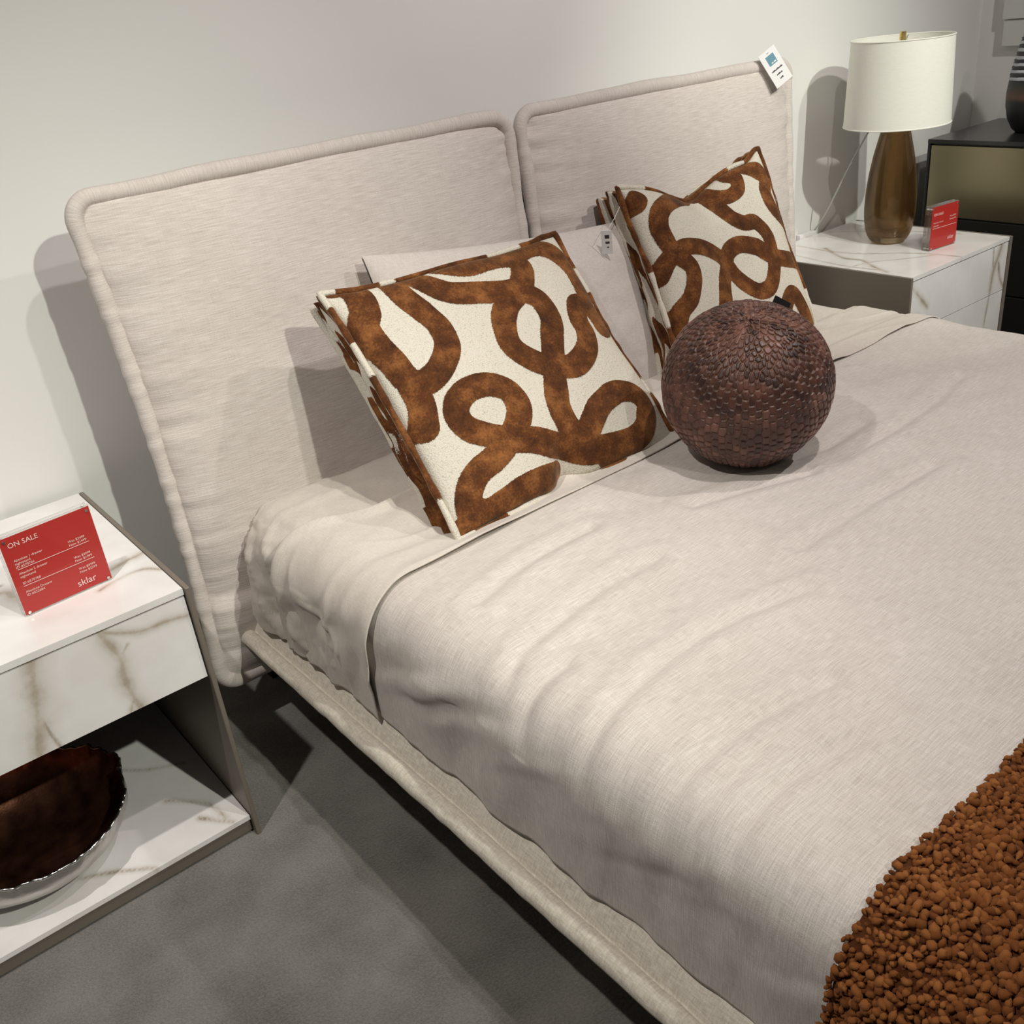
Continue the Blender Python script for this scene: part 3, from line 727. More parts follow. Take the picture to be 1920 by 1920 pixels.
def deco_pillow(name, loc, rot, W, H, D, e, ribs, hw, seed, deform=None):
    root = empty(name, loc, rot)
    n = 300
    g = np.linspace(-1, 1, n)
    U, Vv = np.meshgrid(g, g, indexing='ij')
    lines = [smoothline(np.array(L)) * np.array([W, H]) for L in ribs]
    sd = dist_lines((U + 1) / 2 * W, (Vv + 1) / 2 * H, lines) - hw * (1 + 0.10 * fbm(U * 4, Vv * 4, seed + 2))
    def outline(U, Vv):
        x = U * W / 2 * (1 - 0.035 * (1 - Vv ** 2) * np.abs(U))
        y = Vv * H / 2 * (1 - 0.035 * (1 - U ** 2) * np.abs(Vv))
        return x, y
    def fix(P):
        return deform(P) if deform else P
    x, y = outline(U, Vv)
    z = e + D * puff(U, Vv) + 0.004 * fbm(U * 2.5, Vv * 2.5, seed, 3) * puff(U, Vv)
    z = z + 0.0014 * ss(0.001, -0.001, sd)
    mesh('front_panel', fix(np.stack([x, y, z], -1).reshape(-1, 3)), grid_faces(n, n), M['swirl'], root, attrs={'ribbon': sd.ravel()})
    nb = 90
    gb = np.linspace(-1, 1, nb); Ub, Vb = np.meshgrid(gb, gb, indexing='ij')
    sdb = dist_lines((1 - Ub) / 2 * W, (Vb + 1) / 2 * H, lines) - hw
    x, y = outline(Ub, Vb); z = -e - D * 0.8 * puff(Ub, Vb)
    mesh('back_panel', fix(np.stack([x, y, z], -1).reshape(-1, 3)), grid_faces(nb, nb, flip=True), M['swirl'], root, attrs={'ribbon': sdb.ravel()})
    # gusset strip and the welts along both seams, cut from the same cloth
    k = 150
    t = np.linspace(-1, 1, k, endpoint=False)
    bu = np.concatenate([t, np.ones(k), -t, -np.ones(k)]); bv = np.concatenate([-np.ones(k), t, np.ones(k), -t])
    bx, by = outline(bu, bv)
    arc = np.linspace(0, 4 * W, 4 * k, endpoint=False)
    cx_ = np.sign(bx) * np.minimum(np.abs(bx), 1e9)
    nz = 13
    zz = np.linspace(-e, e, nz)
    G = np.zeros((4 * k, nz, 3)); A = np.zeros((4 * k, nz))
    nrm = np.stack([np.where(np.abs(bu) >= np.abs(bv), np.sign(bu), 0), np.where(np.abs(bv) > np.abs(bu), np.sign(bv), 0)], -1)
    for j in range(nz):
        o = 0.006 * np.cos(zz[j] / e * math.pi * 2.2) + 0.004 * vnoise(arc * 26, arc * 0 + zz[j] * 60, seed + 11)
        sc_ = 1 + (o + 0.004) / (W / 2)
        G[:, j, 0] = bx * sc_; G[:, j, 1] = by * sc_; G[:, j, 2] = zz[j] + 0.004 * vnoise(arc * 18, arc * 0 + 7, seed + 13)
        A[:, j] = 0.02 * (vnoise(arc * 16 + 0.9 * math.sin(j * 1.1), arc * 0 + zz[j] * 14 + 3, seed + 17) + 0.02)
    mesh('gusset', fix(G.reshape(-1, 3)), grid_faces(4 * k, nz, wrapu=True), M['swirl'], root, attrs={'ribbon': A.ravel()})
    for sgn in (1, -1):
        P = np.stack([bx * (1 + 0.006 / (W / 2)), by * (1 + 0.006 / (H / 2)), np.full(4 * k, sgn * (e + 0.001)) + 0.002 * vnoise(arc * 14, arc * 0 + sgn, seed + 19)], -1)
        r = 0.0062 + 0.0012 * vnoise(arc * 40, arc * 0, seed + 23)
        mb = MB().tube(fix(P), r, 8, closed=True)
        at = np.repeat(0.02 * (vnoise(arc * 15, arc * 0 + 5 * sgn, seed + 29) - 0.12), 8)
        mesh('welt', mb.V, mb.F, M['swirl'], root, attrs={'ribbon': at})
    return root

def def1(P):
    P = P.copy()
    x, y = P[:, 0] / 0.266, P[:, 1] / 0.247
    # buckle at the foot edge and slack upper left corner
    P[:, 1] += 0.020 * np.exp(-((x + 0.02) / 0.10) ** 2) * ss(-0.55, -1.0, y)
    P[:, 2] -= 0.030 * np.exp(-((x + 0.02) / 0.14) ** 2) * ss(-0.5, -1.0, y)
    P[:, 2] -= 0.008 * ss(-0.7, -1.0, x) * ss(0.6, 1.0, y)
    P[:, 1] += 0.010 * ss(-0.75, -1.0, x) * ss(0.6, 1.0, y)
    P[:, 2] += 0.006 * vnoise(x * 2.0, y * 2.0, 5)
    return P
p1 = deco_pillow('swirl_cushion', (1.0773, 1.4345, 0.7051), (0.8232, 0.0091, -0.011), 0.532, 0.494, 0.050, 0.026, RIB1, 0.0255, 3, def1)
tag(p1, 'square cream cushion with brown velvet swirls lying tilted back in front of a linen pillow', 'cushion', 'swirl cushions on the bed')
def def2(P):
    P = P.copy()
    x, y = P[:, 0] / 0.2275, P[:, 1] / 0.2275
    # karate-chop dent in the top edge, ears pulled up
    P[:, 1] -= 0.050 * np.exp(-((x + 0.12) / 0.42) ** 2) * ss(0.2, 1.0, y)
    P[:, 1] += 0.022 * ss(0.75, 1.0, x) * ss(0.6, 1.0, y)
    P[:, 2] -= 0.030 * np.exp(-((x - 0.05 * y) / 0.30) ** 2) * ss(0.35, 1.0, y)
    P[:, 2] += 0.008 * vnoise(x * 1.7 + 3, y * 1.7, 9)
    P[:, 2] *= 1 + 0.35 * ss(0.2, -0.9, x)
    return P
p2 = deco_pillow('swirl_cushion', (1.851, 1.583, 0.7156), (1.1047, 0.0061, -0.1036), 0.455, 0.455, 0.045, 0.030, RIB2, 0.0215, 9, def2)
tag(p2, 'square cream cushion with brown velvet swirls propped upright behind the round ball cushion', 'cushion', 'swirl cushions on the bed')

def sleep_pillow(loc, rot, W, H, D):
    n = 120
    g = np.linspace(-1, 1, n); U, Vv = np.meshgrid(g, g, indexing='ij')
    V = []; UV = []; F = []
    for k, s in enumerate((1, -1)):
        x = U * W / 2 * (1 - 0.05 * (1 - Vv ** 2) * np.abs(U)); y = Vv * H / 2 * (1 - 0.06 * (1 - U ** 2) * np.abs(Vv))
        z = s * (0.003 + D * puff(U, Vv, 2.2, 0.55)) + 0.006 * fbm(U * 3, Vv * 3, 83 + k) * puff(U, Vv)
        V.append(np.stack([x, y, z], -1).reshape(-1, 3)); UV.append(np.stack([x, y], -1).reshape(-1, 2))
        F.append(grid_faces(n, n, flip=(k == 1)) + k * n * n)
    return mesh('bed_pillow', np.vstack(V), np.vstack(F), M['pillowcase'], uv=np.vstack(UV), loc=loc, rot=rot)
tag(sleep_pillow((1.315, 1.64, 0.705), (math.radians(68), math.radians(5.5), math.radians(-2)), 0.72, 0.41, 0.065),
    'plain pale linen bed pillow standing between the headboard and the tilted swirl cushion', 'pillow')

# white paper tag hanging from the upright cushion
t = tag(empty('paper_tag', (1.5375, 1.62, 0.848)), 'small white paper tag hanging from the left edge of the upright swirl cushion', 'tag')
t.rotation_euler = (math.radians(10), 0, math.radians(-50))
MB().box(-0.012, 0.012, -0.0006, 0.0006, -0.028, 0.026).build('card', M['white'], t)
b_ = MB()
for z0, z1, x0, x1 in ((0.008, 0.016, -0.004, 0.006), (-0.004, 0.001, -0.003, 0.006), (-0.014, -0.011, 0.0, 0.004)):
    b_.box(x0, x1, -0.0010, -0.0006, z0, z1)
b_.build('print', M['ink'], t)
q = t.rotation_euler.to_matrix().inverted() @ (Vector((1.640, 1.668, 0.915)) - t.location)
MB().tube([(0.0, 0.0, 0.022), (q.x * 0.5, q.y * 0.5, 0.022 + (q.z - 0.022) * 0.35), tuple(q)], 0.0006, 6).build('string', M['white'], t, smooth=True)

# ball cushion
BALL = (1.355, 1.083, 0.688); BR = 0.154
def ball():
    root = tag(empty('ball_cushion', BALL), 'round chocolate brown ball cushion in crocodile-embossed velvet', 'cushion')
    nph, nth = 760, 420
    ph = np.linspace(0, 2 * math.pi, nph, endpoint=False); th = np.linspace(0.004, math.pi - 0.004, nth)
    PH, TH = np.meshgrid(ph, th, indexing='ij')
    nrow = 28
    wob = 0.30 * fbm(np.cos(PH) * 2 + 5, TH * 2 + np.sin(PH) * 2, 3)
    rw = TH / math.pi * nrow + wob * 0.8
    # columns: gore panels, count follows the circumference in steps
    def ncol_of(r):
        s = np.sin(np.clip((r + 0.5) / nrow, 0.02, 0.98) * math.pi)
        return np.where(s > 0.42, 76, np.where(s > 0.2, 38, 19))
    r0 = np.floor(rw)
    best1 = np.full(PH.shape, 9.0); best2 = np.full(PH.shape, 9.0); cid = np.zeros(PH.shape)
    for dr in (-1, 0, 1):
        rr = r0 + dr
        nc = ncol_of(rr)
        cc = PH / (2 * math.pi) * nc + 0.25 * fbm(TH * 3, np.cos(PH) * 3, 8)
        c0 = np.floor(cc)
        for dc in (-1, 0, 1):
            c = c0 + dc
            cm = np.mod(c, nc)
            jx = 0.5 + 0.30 * (_h(cm, rr, 5) - 0.5); jy = 0.5 + 0.55 * (_h(cm, rr, 6) - 0.5) + 0.22 * np.where(np.mod(cm, 2) == 0, 1, -1)
            dx = (c + jx - cc) * 2 * math.pi / nc * np.sin(np.clip(TH, 0.05, 3.09)); dy = (rr + jy - rw) * math.pi / nrow
            D = (np.abs(dx) ** 4 + np.abs(dy * 0.66) ** 4) ** 0.25
            nw = D < best1
            best2 = np.where(nw, best1, np.minimum(best2, D)); cid = np.where(nw, _h(cm, rr, 9), cid); best1 = np.where(nw, D, best1)
    edge = best2 - best1
    bumpv = ss(0.0, 0.022, edge)
    lump = 0.018 * fbm(np.cos(PH) * 1.5 + 3, np.sin(PH) * 1.5 + TH * 1.2, 14)
    R = BR * (1 + lump - 0.010 * np.cos(PH * 8) ** 8 * np.sin(TH)) + 0.0030 * bumpv - 0.003
    tilt = Matrix.Rotation(math.radians(-16), 4, 'Y') @ Matrix.Rotation(math.radians(14), 4, 'X')
    P = np.stack([R * np.sin(TH) * np.cos(PH), R * np.sin(TH) * np.sin(PH), R * np.cos(TH) * 0.955], -1).reshape(-1, 3)
    Rm = np.array(tilt.to_3x3()); P = P @ Rm.T
    P[:, 2] = np.where(P[:, 2] < -0.146, -0.146 + (P[:, 2] + 0.146) * 0.15, P[:, 2])
    F = grid_faces(nph, nth, wrapu=True, flip=True)
    ob = mesh('cover', P, F, M['croc'], root, attrs={'groove': (1 - ss(0.0, 0.010, edge)).ravel(), 'cell': (0.40 * cid + 0.60 * (0.5 + 0.9 * fbm(np.cos(PH) * 3, TH * 3 + np.sin(PH), 44))).ravel()})
    return root
rb = ball()
tg = MB().box(-0.017, 0.017, -0.0008, 0.0008, -0.012, 0.012).build('sewn_tag', M['black'], rb)
tg.location = (0.080, -0.010, 0.1265); tg.rotation_euler = (math.radians(-20), math.radians(33), math.radians(-35))

# ------------------------------------------------------------------ boucle throw
def throw():
    root = tag(empty('throw_blanket', (BC, 0.05, 0.53)), 'rust-orange nubby boucle throw draped across the foot of the bed', 'throw')
    ns, ny = 200, 70
    s = np.linspace(0.012, 0.988, ns)
    x, z, nx, nz_, a, side, arc, top, tot = section(s)
    y1 = 0.352 + 0.012 * fbm(a * 5, a * 0, 121)
    V = np.zeros((ns, ny, 3)); 
    T = np.linspace(0, 1, ny)
    for j, t_ in enumerate(T):
        yy = -0.26 * (1 - t_) + y1 * t_
        o = 0.010 + folds(a, yy, side, z) + 0.010 * np.maximum(0, fbm(a * 3, yy * 4, 123)) * ss(0, 0.2, 1 - t_) 
        V[:, j] = np.stack([x + nx * o, yy, z + nz_ * o], -1)
    V -= np.array([BC, 0.05, 0.53])
    b = mesh('woven_base', V.reshape(-1, 3), grid_faces(ns, ny), M['boucle'], root, attrs={'tone': np.full(ns * ny, 0.0)})
    so = b.modifiers.new('thickness', 'SOLIDIFY'); so.thickness = 0.006; so.offset = 1
    # curled wool loops
    rng = np.random.default_rng(4)
    def bean(bend):
        n1, n2 = 4, 6
        Vb = []
        for i in range(n1 + 1):
            t_ = -1 + 2 * i / n1
            rr = math.sqrt(max(0.0, 1 - abs(t_) ** 2.4)) * 0.62
            cx_, cz_ = t_ * 1.0, -bend * t_ * t_
            for k in range(n2):
                an = 2 * math.pi * k / n2
                Vb.append((cx_, rr * math.cos(an), cz_ + rr * math.sin(an)))
        Fb = []
        for i in range(n1):
            for k in range(n2):
                l = (k + 1) % n2
                Fb.append((i * n2 + k, i * n2 + l, (i + 1) * n2 + l, (i + 1) * n2 + k))
        return np.array(Vb), np.array(Fb)
    beans = [bean(0.15), bean(0.5), bean(0.9)]
    AV = []; AF = []; AT = []; off = 0
    a0, a1 = a[0], a[-1]
    def scatter(alo, ahi, step, lift, smin, smax, tlo, thi):
        nonlocal off
        na = max(1, int((ahi - alo) / step)); nyy = int(0.615 / step)
        for ia in range(na):
            for jy in range(nyy):
                ft = min(0.9995, max(0, (jy + 0.5 + rng.uniform(-.5, .5)) / nyy))
                aa = alo + (ahi - alo) * (ia + 0.5 + rng.uniform(-.5, .5)) / na
                ff = min(0.9995, max(0, (aa - a0) / (a1 - a0)))
                i0 = ff * (ns - 1); j0 = ft * (ny - 1)
                i, j = int(i0), int(j0)
                p = V[i, j] * (1 - (i0 - i)) + V[min(i + 1, ns - 1), j] * (i0 - i)
                p = p + (V[i, min(j + 1, ny - 1)] - V[i, j]) * (j0 - j)
                nr = np.array([nx[i], 0, nz_[i]])
                if jy >= nyy - 1: p = p + np.array([0, rng.uniform(0.0, 0.006), 0])
                vb, fb = beans[rng.integers(3)]
                patch = float(vnoise(np.array(aa * 22), np.array(ft * 14), 3))
                sz = rng.uniform(smin, smax) * (1.06 + 0.20 * patch)
                an = rng.uniform(0, 6.283)
                t1 = np.array([nr[2], 0, -nr[0]]); t2 = np.array([0, 1.0, 0])
                ux = math.cos(an) * t1 + math.sin(an) * t2; uy = -math.sin(an) * t1 + math.cos(an) * t2
                tl = rng.uniform(-0.7, 0.7); ux = ux * math.cos(tl) + nr * math.sin(tl); un = np.cross(ux, uy)
                if un @ nr < 0: un = -un
                Q = p + nr * (0.0062 + lift * rng.uniform(0.2, 1.0) + 0.002 * patch) + sz * (vb[:, :1] * ux + vb[:, 1:2] * uy * rng.uniform(0.85, 1.2) + vb[:, 2:] * un * 1.05)
                AV.append(Q); AF.append(fb + off); off += len(vb)
                AT.append(np.full(len(vb), min(1, max(0, rng.uniform(tlo, thi)))))
    scatter(a0, 0.80, 0.0062, 0.002, 0.0036, 0.0052, 0.0, 0.6)
    scatter(a0, 0.80, 0.0068, 0.0065, 0.0038, 0.0068, 0.25, 0.9)
    scatter(0.80, a1, 0.0095, 0.004, 0.0060, 0.0090, 0.2, 0.85)
    return mesh('loop_pile', np.vstack(AV), np.vstack(AF), M['boucle'], root, attrs={'tone': np.concatenate(AT)})
tag(throw(), kind='stuff')

# ------------------------------------------------------------------ nightstands
def slab(name, parent, corner, eu, ev, thick, lines, widths, mat, nu=90, nv=60, out=None):
    """marble plate: corner + u*eu + v*ev, thickness along -normal; lines in metres in (u, v)"""
    corner = np.array(corner, float); eu = np.array(eu, float); ev = np.array(ev, float)
    lu, lv = np.linalg.norm(eu), np.linalg.norm(ev)
    nrm = np.cross(eu / lu, ev / lv)
    g, h = np.meshgrid(np.linspace(0, 1, nu), np.linspace(0, 1, nv), indexing='ij')
    D = np.full(g.shape, 0.5); Wd = np.full(g.shape, 0.01); best = np.full(g.shape, 99.0)
    for L, wd in zip(lines, widths):
        d = dist_lines(g * lu, h * lv, [smoothline(np.array(L))])
        nb = d / wd < best
        D = np.where(nb, d, D); Wd = np.where(nb, wd, Wd); best = np.where(nb, d / wd, best)
    P = corner + g[..., None] * eu + h[..., None] * ev
    n = nu * nv
    V = np.vstack([P.reshape(-1, 3), (P - nrm * thick).reshape(-1, 3)])
    F = grid_faces(nu, nv).tolist() + (grid_faces(nu, nv, flip=True) + n).tolist()
    idx = np.arange(n).reshape(nu, nv)
    loop = list(idx[:, 0]) + list(idx[-1, 1:]) + list(idx[-2::-1, -1]) + list(idx[0, -2:0:-1])
    for i in range(len(loop)):
        p, q = int(loop[i]), int(loop[(i + 1) % len(loop)])
        F.append([q, p, p + n, q + n])
    o = mesh(name, V, F, mat, parent, smooth=False, attrs={'vein': np.concatenate([D.ravel()] * 2), 'vein_width': np.concatenate([Wd.ravel()] * 2)})
    return o

NW, ND, NH = 0.560, 0.540, 0.5498
NX_L, NX_R, NYF = -0.158, 2.530, 1.460
def rel(pts, ox, oy): return [[(p[0] - ox, p[1] - oy) for p in L] for L in pts]

def nightstand(x0, drawers, topveins, topw, fronts, shelfv, label):
    root = tag(empty('nightstand', (x0 + NW / 2, NYF + ND / 2, 0)), label, 'nightstand', 'marble nightstands beside the bed')
    o = root.location
    def pt(ob):
        ob.location = -o; ob.parent = root; return ob
    T = 0.009
    for xa in (x0, x0 + NW - T):
        # outer panel, bevelled front and back edges
        pt(MB().box(xa, xa + T, NYF - 0.006, NYF + ND, 0.0, NH).build('side_panel', M['taupe'], bevel=0.002))
    xi0, xi1 = x0 + T + 0.0015, x0 + NW - T - 0.0015
    iw = xi1 - xi0
    pt(MB().box(xi0, xi1, NYF + ND - 0.012, NYF + ND, 0.012, NH - 0.02).build('back_panel', M['taupe']))
    pt(slab('top', None, (xi0, NYF, NH - 0.001), (iw, 0, 0), (0, ND, 0), 0.012, rel(topveins, xi0, NYF), topw, M['marble'], 140, 130))
    zb = 0.045
    pt(slab('shelf', None, (xi0, NYF + 0.004, zb), (iw, 0, 0), (0, ND - 0.02, 0), 0.010, rel(shelfv, xi0, NYF + 0.004), [0.006] * len(shelfv), M['marble'], 90, 80))
    pt(MB().box(xi0, xi1, NYF + 0.010, NYF + ND - 0.02, 0.006, zb - 0.0105).build('plinth', M['taupe']))
    zl = drawers[-1][0]
    pt(MB().box(xi0 + 0.001, xi1 - 0.001, NYF + 0.018, NYF + ND - 0.014, zl + 0.004, NH - 0.0145).build('drawer_box', M['dark']))
    for (z0, z1), (lines, ws) in zip(drawers, fronts):
        pt(slab('drawer_front', None, (xi0 + 0.001, NYF + 0.001, z0), (iw - 0.002, 0, 0), (0, 0, z1 - z0), 0.016, rel(lines, xi0 + 0.001, z0), ws, M['marble'], 170, 70))
    return root

nightstand(NX_L, [(0.371, 0.533)],
           [[(0.30, 1.615), (0.326, 1.62), (0.356, 1.63), (0.384, 1.636), (0.40, 1.640)], [(0.29, 1.565), (0.316, 1.575), (0.343, 1.58), (0.371, 1.576), (0.392, 1.55)],
            [(0.0, 1.70), (0.08, 1.70), (0.164, 1.693), (0.178, 1.66), (0.20, 1.623)], [(-0.1, 1.79), (0.05, 1.75), (0.17, 1.72)], [(-0.12, 1.55), (0.0, 1.60), (0.10, 1.63)]],
           [0.012, 0.006, 0.016, 0.006, 0.008],
           [([[(0.150, 0.54), (0.141, 0.511), (0.136, 0.481), (0.128, 0.45), (0.117, 0.413), (0.110, 0.37)], [(0.130, 0.457), (0.133, 0.404), (0.140, 0.37)],
              [(0.245, 0.54), (0.258, 0.506), (0.266, 0.476), (0.264, 0.435), (0.266, 0.401), (0.273, 0.368)], [(0.245, 0.536), (0.270, 0.522), (0.293, 0.511), (0.315, 0.505), (0.351, 0.503), (0.390, 0.497)],
              [(0.270, 0.478), (0.284, 0.494)], [(0.265, 0.392), (0.253, 0.366)], [(0.02, 0.54), (0.0, 0.46), (0.02, 0.37)], [(-0.1, 0.53), (-0.08, 0.37)]],
             [0.020, 0.005, 0.014, 0.008, 0.004, 0.007, 0.014, 0.008])],
           [[(0.29, 1.619), (0.314, 1.592), (0.346, 1.554)], [(0.318, 1.527), (0.341, 1.494), (0.361, 1.47)], [(0.10, 1.54), (0.142, 1.518), (0.187, 1.484), (0.209, 1.467)], [(0.346, 1.554), (0.353, 1.521), (0.357, 1.488)], [(0.20, 1.85), (0.28, 1.75), (0.36, 1.70)]],
           'open marble nightstand with one drawer and a bowl on its lower shelf')
nightstand(NX_R, [(0.3845, 0.533), (0.220, 0.3815)],
           [[(2.700, 1.96), (2.688, 1.835), (2.705, 1.729), (2.764, 1.631), (2.791, 1.56), (2.802, 1.465)], [(2.712, 1.862), (2.64, 1.75), (2.638, 1.684), (2.592, 1.61), (2.56, 1.55)], [(2.545, 1.67), (2.598, 1.662), (2.643, 1.643), (2.703, 1.593), (2.786, 1.536)], [(2.60, 1.9), (2.564, 1.70), (2.572, 1.554)], [(2.9, 1.98), (3.0, 1.8), (3.05, 1.6)]],
           [0.006, 0.009, 0.005, 0.005, 0.005],
           [([[(2.545, 0.53), (2.552, 0.514), (2.599, 0.475), (2.640, 0.438)], [(2.545, 0.427), (2.588, 0.416), (2.645, 0.382)], [(3.045, 0.545), (3.025, 0.50), (3.004, 0.457), (2.997, 0.383)], [(3.03, 0.48), (3.051, 0.429), (3.086, 0.387)], [(2.99, 0.54), (2.999, 0.474)]],
             [0.010, 0.012, 0.014, 0.008, 0.006]),
            ([[(2.64, 0.385), (2.680, 0.340), (2.714, 0.304), (2.75, 0.22)], [(2.997, 0.383), (2.986, 0.292), (2.992, 0.215)]], [0.010, 0.006])],
           [[(2.6, 1.9), (2.9, 1.5)]],
           'marble nightstand with two closed drawers under the lamp')

# ------------------------------------------------------------------ bowl
def bowl():
    cx, cy, zb, R, Hh = 0.06, 1.648, 0.0455, 0.178, 0.098
    root = tag(empty('bowl', (cx, cy, zb)), 'wide bowl with ragged rim, copper-brown inside and silver outside, on the open shelf', 'bowl')
    n, mrow = 260, 40
    ang = np.linspace(0, 2 * math.pi, n, endpoint=False)
    rag = 0.006 * fbm(np.cos(ang) * 9, np.sin(ang) * 9, 201, 3) + 0.004 * np.abs(vnoise(ang * 14, ang * 0, 203))
    def surf(inset, top):
        V = np.zeros((mrow, n, 3))
        for i in range(mrow):
            t_ = i / (mrow - 1)
            r = (R - inset) * (0.28 + 0.72 * math.sin(t_ * math.pi / 2) ** 0.9) if True else 0
            z = inset + (Hh - inset) * (1 - math.cos(t_ * math.pi / 2)) ** 0.85
            k = t_ ** 6
            rr = r + k * rag * 0.6 + 0.0015 * vnoise(np.cos(ang) * 5 + t_ * 4, np.sin(ang) * 5, 205) + 0.006 * k * vnoise(ang * 1.6, ang * 0 + 2, 209)
            V[i, :, 0] = rr * np.cos(ang); V[i, :, 1] = rr * np.sin(ang); V[i, :, 2] = z + k * (rag + top + 0.006 * np.sin(ang * 2 + 1))
        return V
    def build(V, flip, name, mat):
        F = []
        for i in range(mrow - 1):
            for k in range(n):
                l = (k + 1) % n
                f = (i * n + k, i * n + l, (i + 1) * n + l, (i + 1) * n + k)
                F.append(f[::-1] if flip else f)
        F.append(tuple(range(n)) if flip else tuple(range(n))[::-1])
        return mesh(name, V.reshape(-1, 3), F, mat, root)
    build(surf(0.0, 0.0), False, 'outer_shell', M['silver'])
    build(surf(0.004, 0.001), True, 'inner_lining', M['copper'])
    # beaded ragged edge
    V = surf(0.002, 0.001)[-1]
    r = 0.0022 + 0.0012 * np.abs(vnoise(ang * 30, ang * 0, 207))
    mb = MB().tube(V, r, 6, closed=True)
    mesh('rim', mb.V, mb.F, M['chrome'], root)
bowl()

# ------------------------------------------------------------------ sale signs
def text(body, size, x, z, parent, align='LEFT', mat=None, y=-0.0015, sx=1.0):
    cu = bpy.data.curves.new('lettering', 'FONT'); cu.body = body; cu.size = size; cu.align_x = align; cu.resolution_u = 3
    to = bpy.data.objects.new('lettering', cu); COL.objects.link(to)
    dg = bpy.context.evaluated_depsgraph_get()
    me = bpy.data.meshes.new_from_object(to.evaluated_get(dg))
    bpy.data.objects.remove(to)
    me.name = 'lettering'; me.materials.clear(); me.materials.append(mat or M['letter'])
    o = bpy.data.objects.new('lettering', me); link(o, parent)
    o.location = (x, y, z); o.rotation_euler = (math.radians(90), 0, 0); o.scale = (sx, 1, 1)
    return o

def sign(loc, rz, W, H, D, label):
    root = tag(empty('sale_sign', loc, (0, 0, rz)), label, 'sign', 'red sale signs on the nightstands')
    MB().box(0, W, 0.0015, D * 0.5 - 0.0008, 0.0, H).build('acrylic_plate', M['acrylic'], root, bevel=0.0012)
    MB().box(0, W, D * 0.5 + 0.0008, D, 0.0, H).build('acrylic_plate', M['acrylic'], root, bevel=0.0012)
    e = 0.004
    MB().box(e * 0.4, W - e * 0.4, 0.0005, 0.0013, 0.003, H - 0.001).build('card', M['red'], root)
    for cx in (0.0080, W - 0.0075):
        for cz in (0.0065, H - 0.0072):
            mb = MB().lathe([(0.0, -0.0012), (0.0024, -0.0012), (0.0026, -0.0006), (0.0026, D * 0.9), (0, D * 0.9)], 16)
            mg = mb.build('magnet', M['chrome'], root, smooth=False)
            mg.rotation_euler = (math.radians(-90), 0, 0); mg.location = (cx, 0.0, cz)
    return root
SW, SH = 0.1475, 0.141
sg = sign((0.1735, 1.573, 0.5492), math.radians(4.5), SW, SH, 0.020, 'red sale sign in clear acrylic with three price listings on the one-drawer nightstand')
Y = -0.0002
text('ON SALE', 0.0118, 0.0116, 0.1215, sg, y=Y)
for body, x, z in (('Absolute 1 drawer', 0.0125, 0.0968), ('nightstand', 0.0125, 0.0908), ('ID #570766', 0.0125, 0.0848), ('Absolute 2 drawer', 0.0134, 0.0732), ('nightstand', 0.0134, 0.0670), ('ID #570768', 0.0134, 0.0556), ('Absolute Dresser', 0.0134, 0.0398), ('ID #522604', 0.0134, 0.0338)):
    text(body, 0.0059, x, z, sg, y=Y)
for body, x, z in (('Was $2499', 0.0977, 0.0918), ('Now $1499', 0.0977, 0.0856), ('Was $2999', 0.0985, 0.0619), ('Now $1999', 0.0985, 0.0558), ('Was $4999', 0.1002, 0.0401), ('Now $2299', 0.1002, 0.0340)):
    text(body, 0.0059, x, z, sg, y=Y)
text('sklar', 0.0165, 0.0906, 0.0125, sg, y=Y)
for z in (0.0821, 0.0519):
    MB().box(0.0136, 0.1294, Y - 0.0002, Y + 0.0004, z, z + 0.0006).build('rule', M['letter'], sg)
sg2 = sign((2.811, 1.569, 0.5492), math.radians(-6.5), 0.125, 0.129, 0.026, 'red sale sign in clear acrylic with a single price listing beside the lamp')
text('ON SALE', 0.0108, 0.009, 0.1015, sg2, y=Y)
for body, x, z in (('Absolute 2 drawer', 0.009, 0.0790), ('nightstand', 0.009, 0.0700)): text(body, 0.0062, x, z, sg2, y=Y)
for body, x, z in (('Was $2999', 0.084, 0.0880), ('Now $1999', 0.084, 0.0790)): text(body, 0.0062, x, z, sg2, y=Y)
text('sklar', 0.0150, 0.082, 0.022, sg2, y=Y)
MB().box(0.009, 0.116, Y - 0.0002, Y + 0.0004, 0.0640, 0.0650).build('rule', M['letter'], sg2)

# price tag clipped on the headboard corner
t = tag(empty('price_tag', (2.335, 1.782, 1.118)), 'white price tag with a blue square pinned to the headboard top corner near the lamp', 'tag')
t.rotation_euler = (math.radians(-12), math.radians(-30), math.radians(-22))
MB().box(-0.026, 0.026, -0.0008, 0.0008, -0.048, 0.048).build('card', M['white'], t)
MB().box(-0.012, 0.013, -0.0012, -0.0008, 0.008, 0.034).build('blue_square', M['blue'], t)
b_ = MB().box(-0.004, 0.001, -0.0015, -0.0012, 0.011, 0.014).box(0.003, 0.010, -0.0015, -0.0012, 0.011, 0.0145)
b_.build('square_print', M['white'], t)
b_ = MB()
for x0, x1, z in ((-0.016, 0.018, -0.009), (-0.008, 0.010, -0.0215), (-0.005, 0.006, -0.0335)):
    xx = x0; i = 0
    while xx < x1:
        b_.box(xx, min(x1, xx + 0.0030), -0.0012, -0.0008, z, z + 0.0028 + 0.0007 * (i % 3)); xx += 0.0036; i += 1
b_.build('print', M['ink'], t)
MB().tube([(0.0, -0.002, 0.040), (0.0, -0.002, 0.0415)], 0.0022, 10).build('pin', M['chrome'], t)

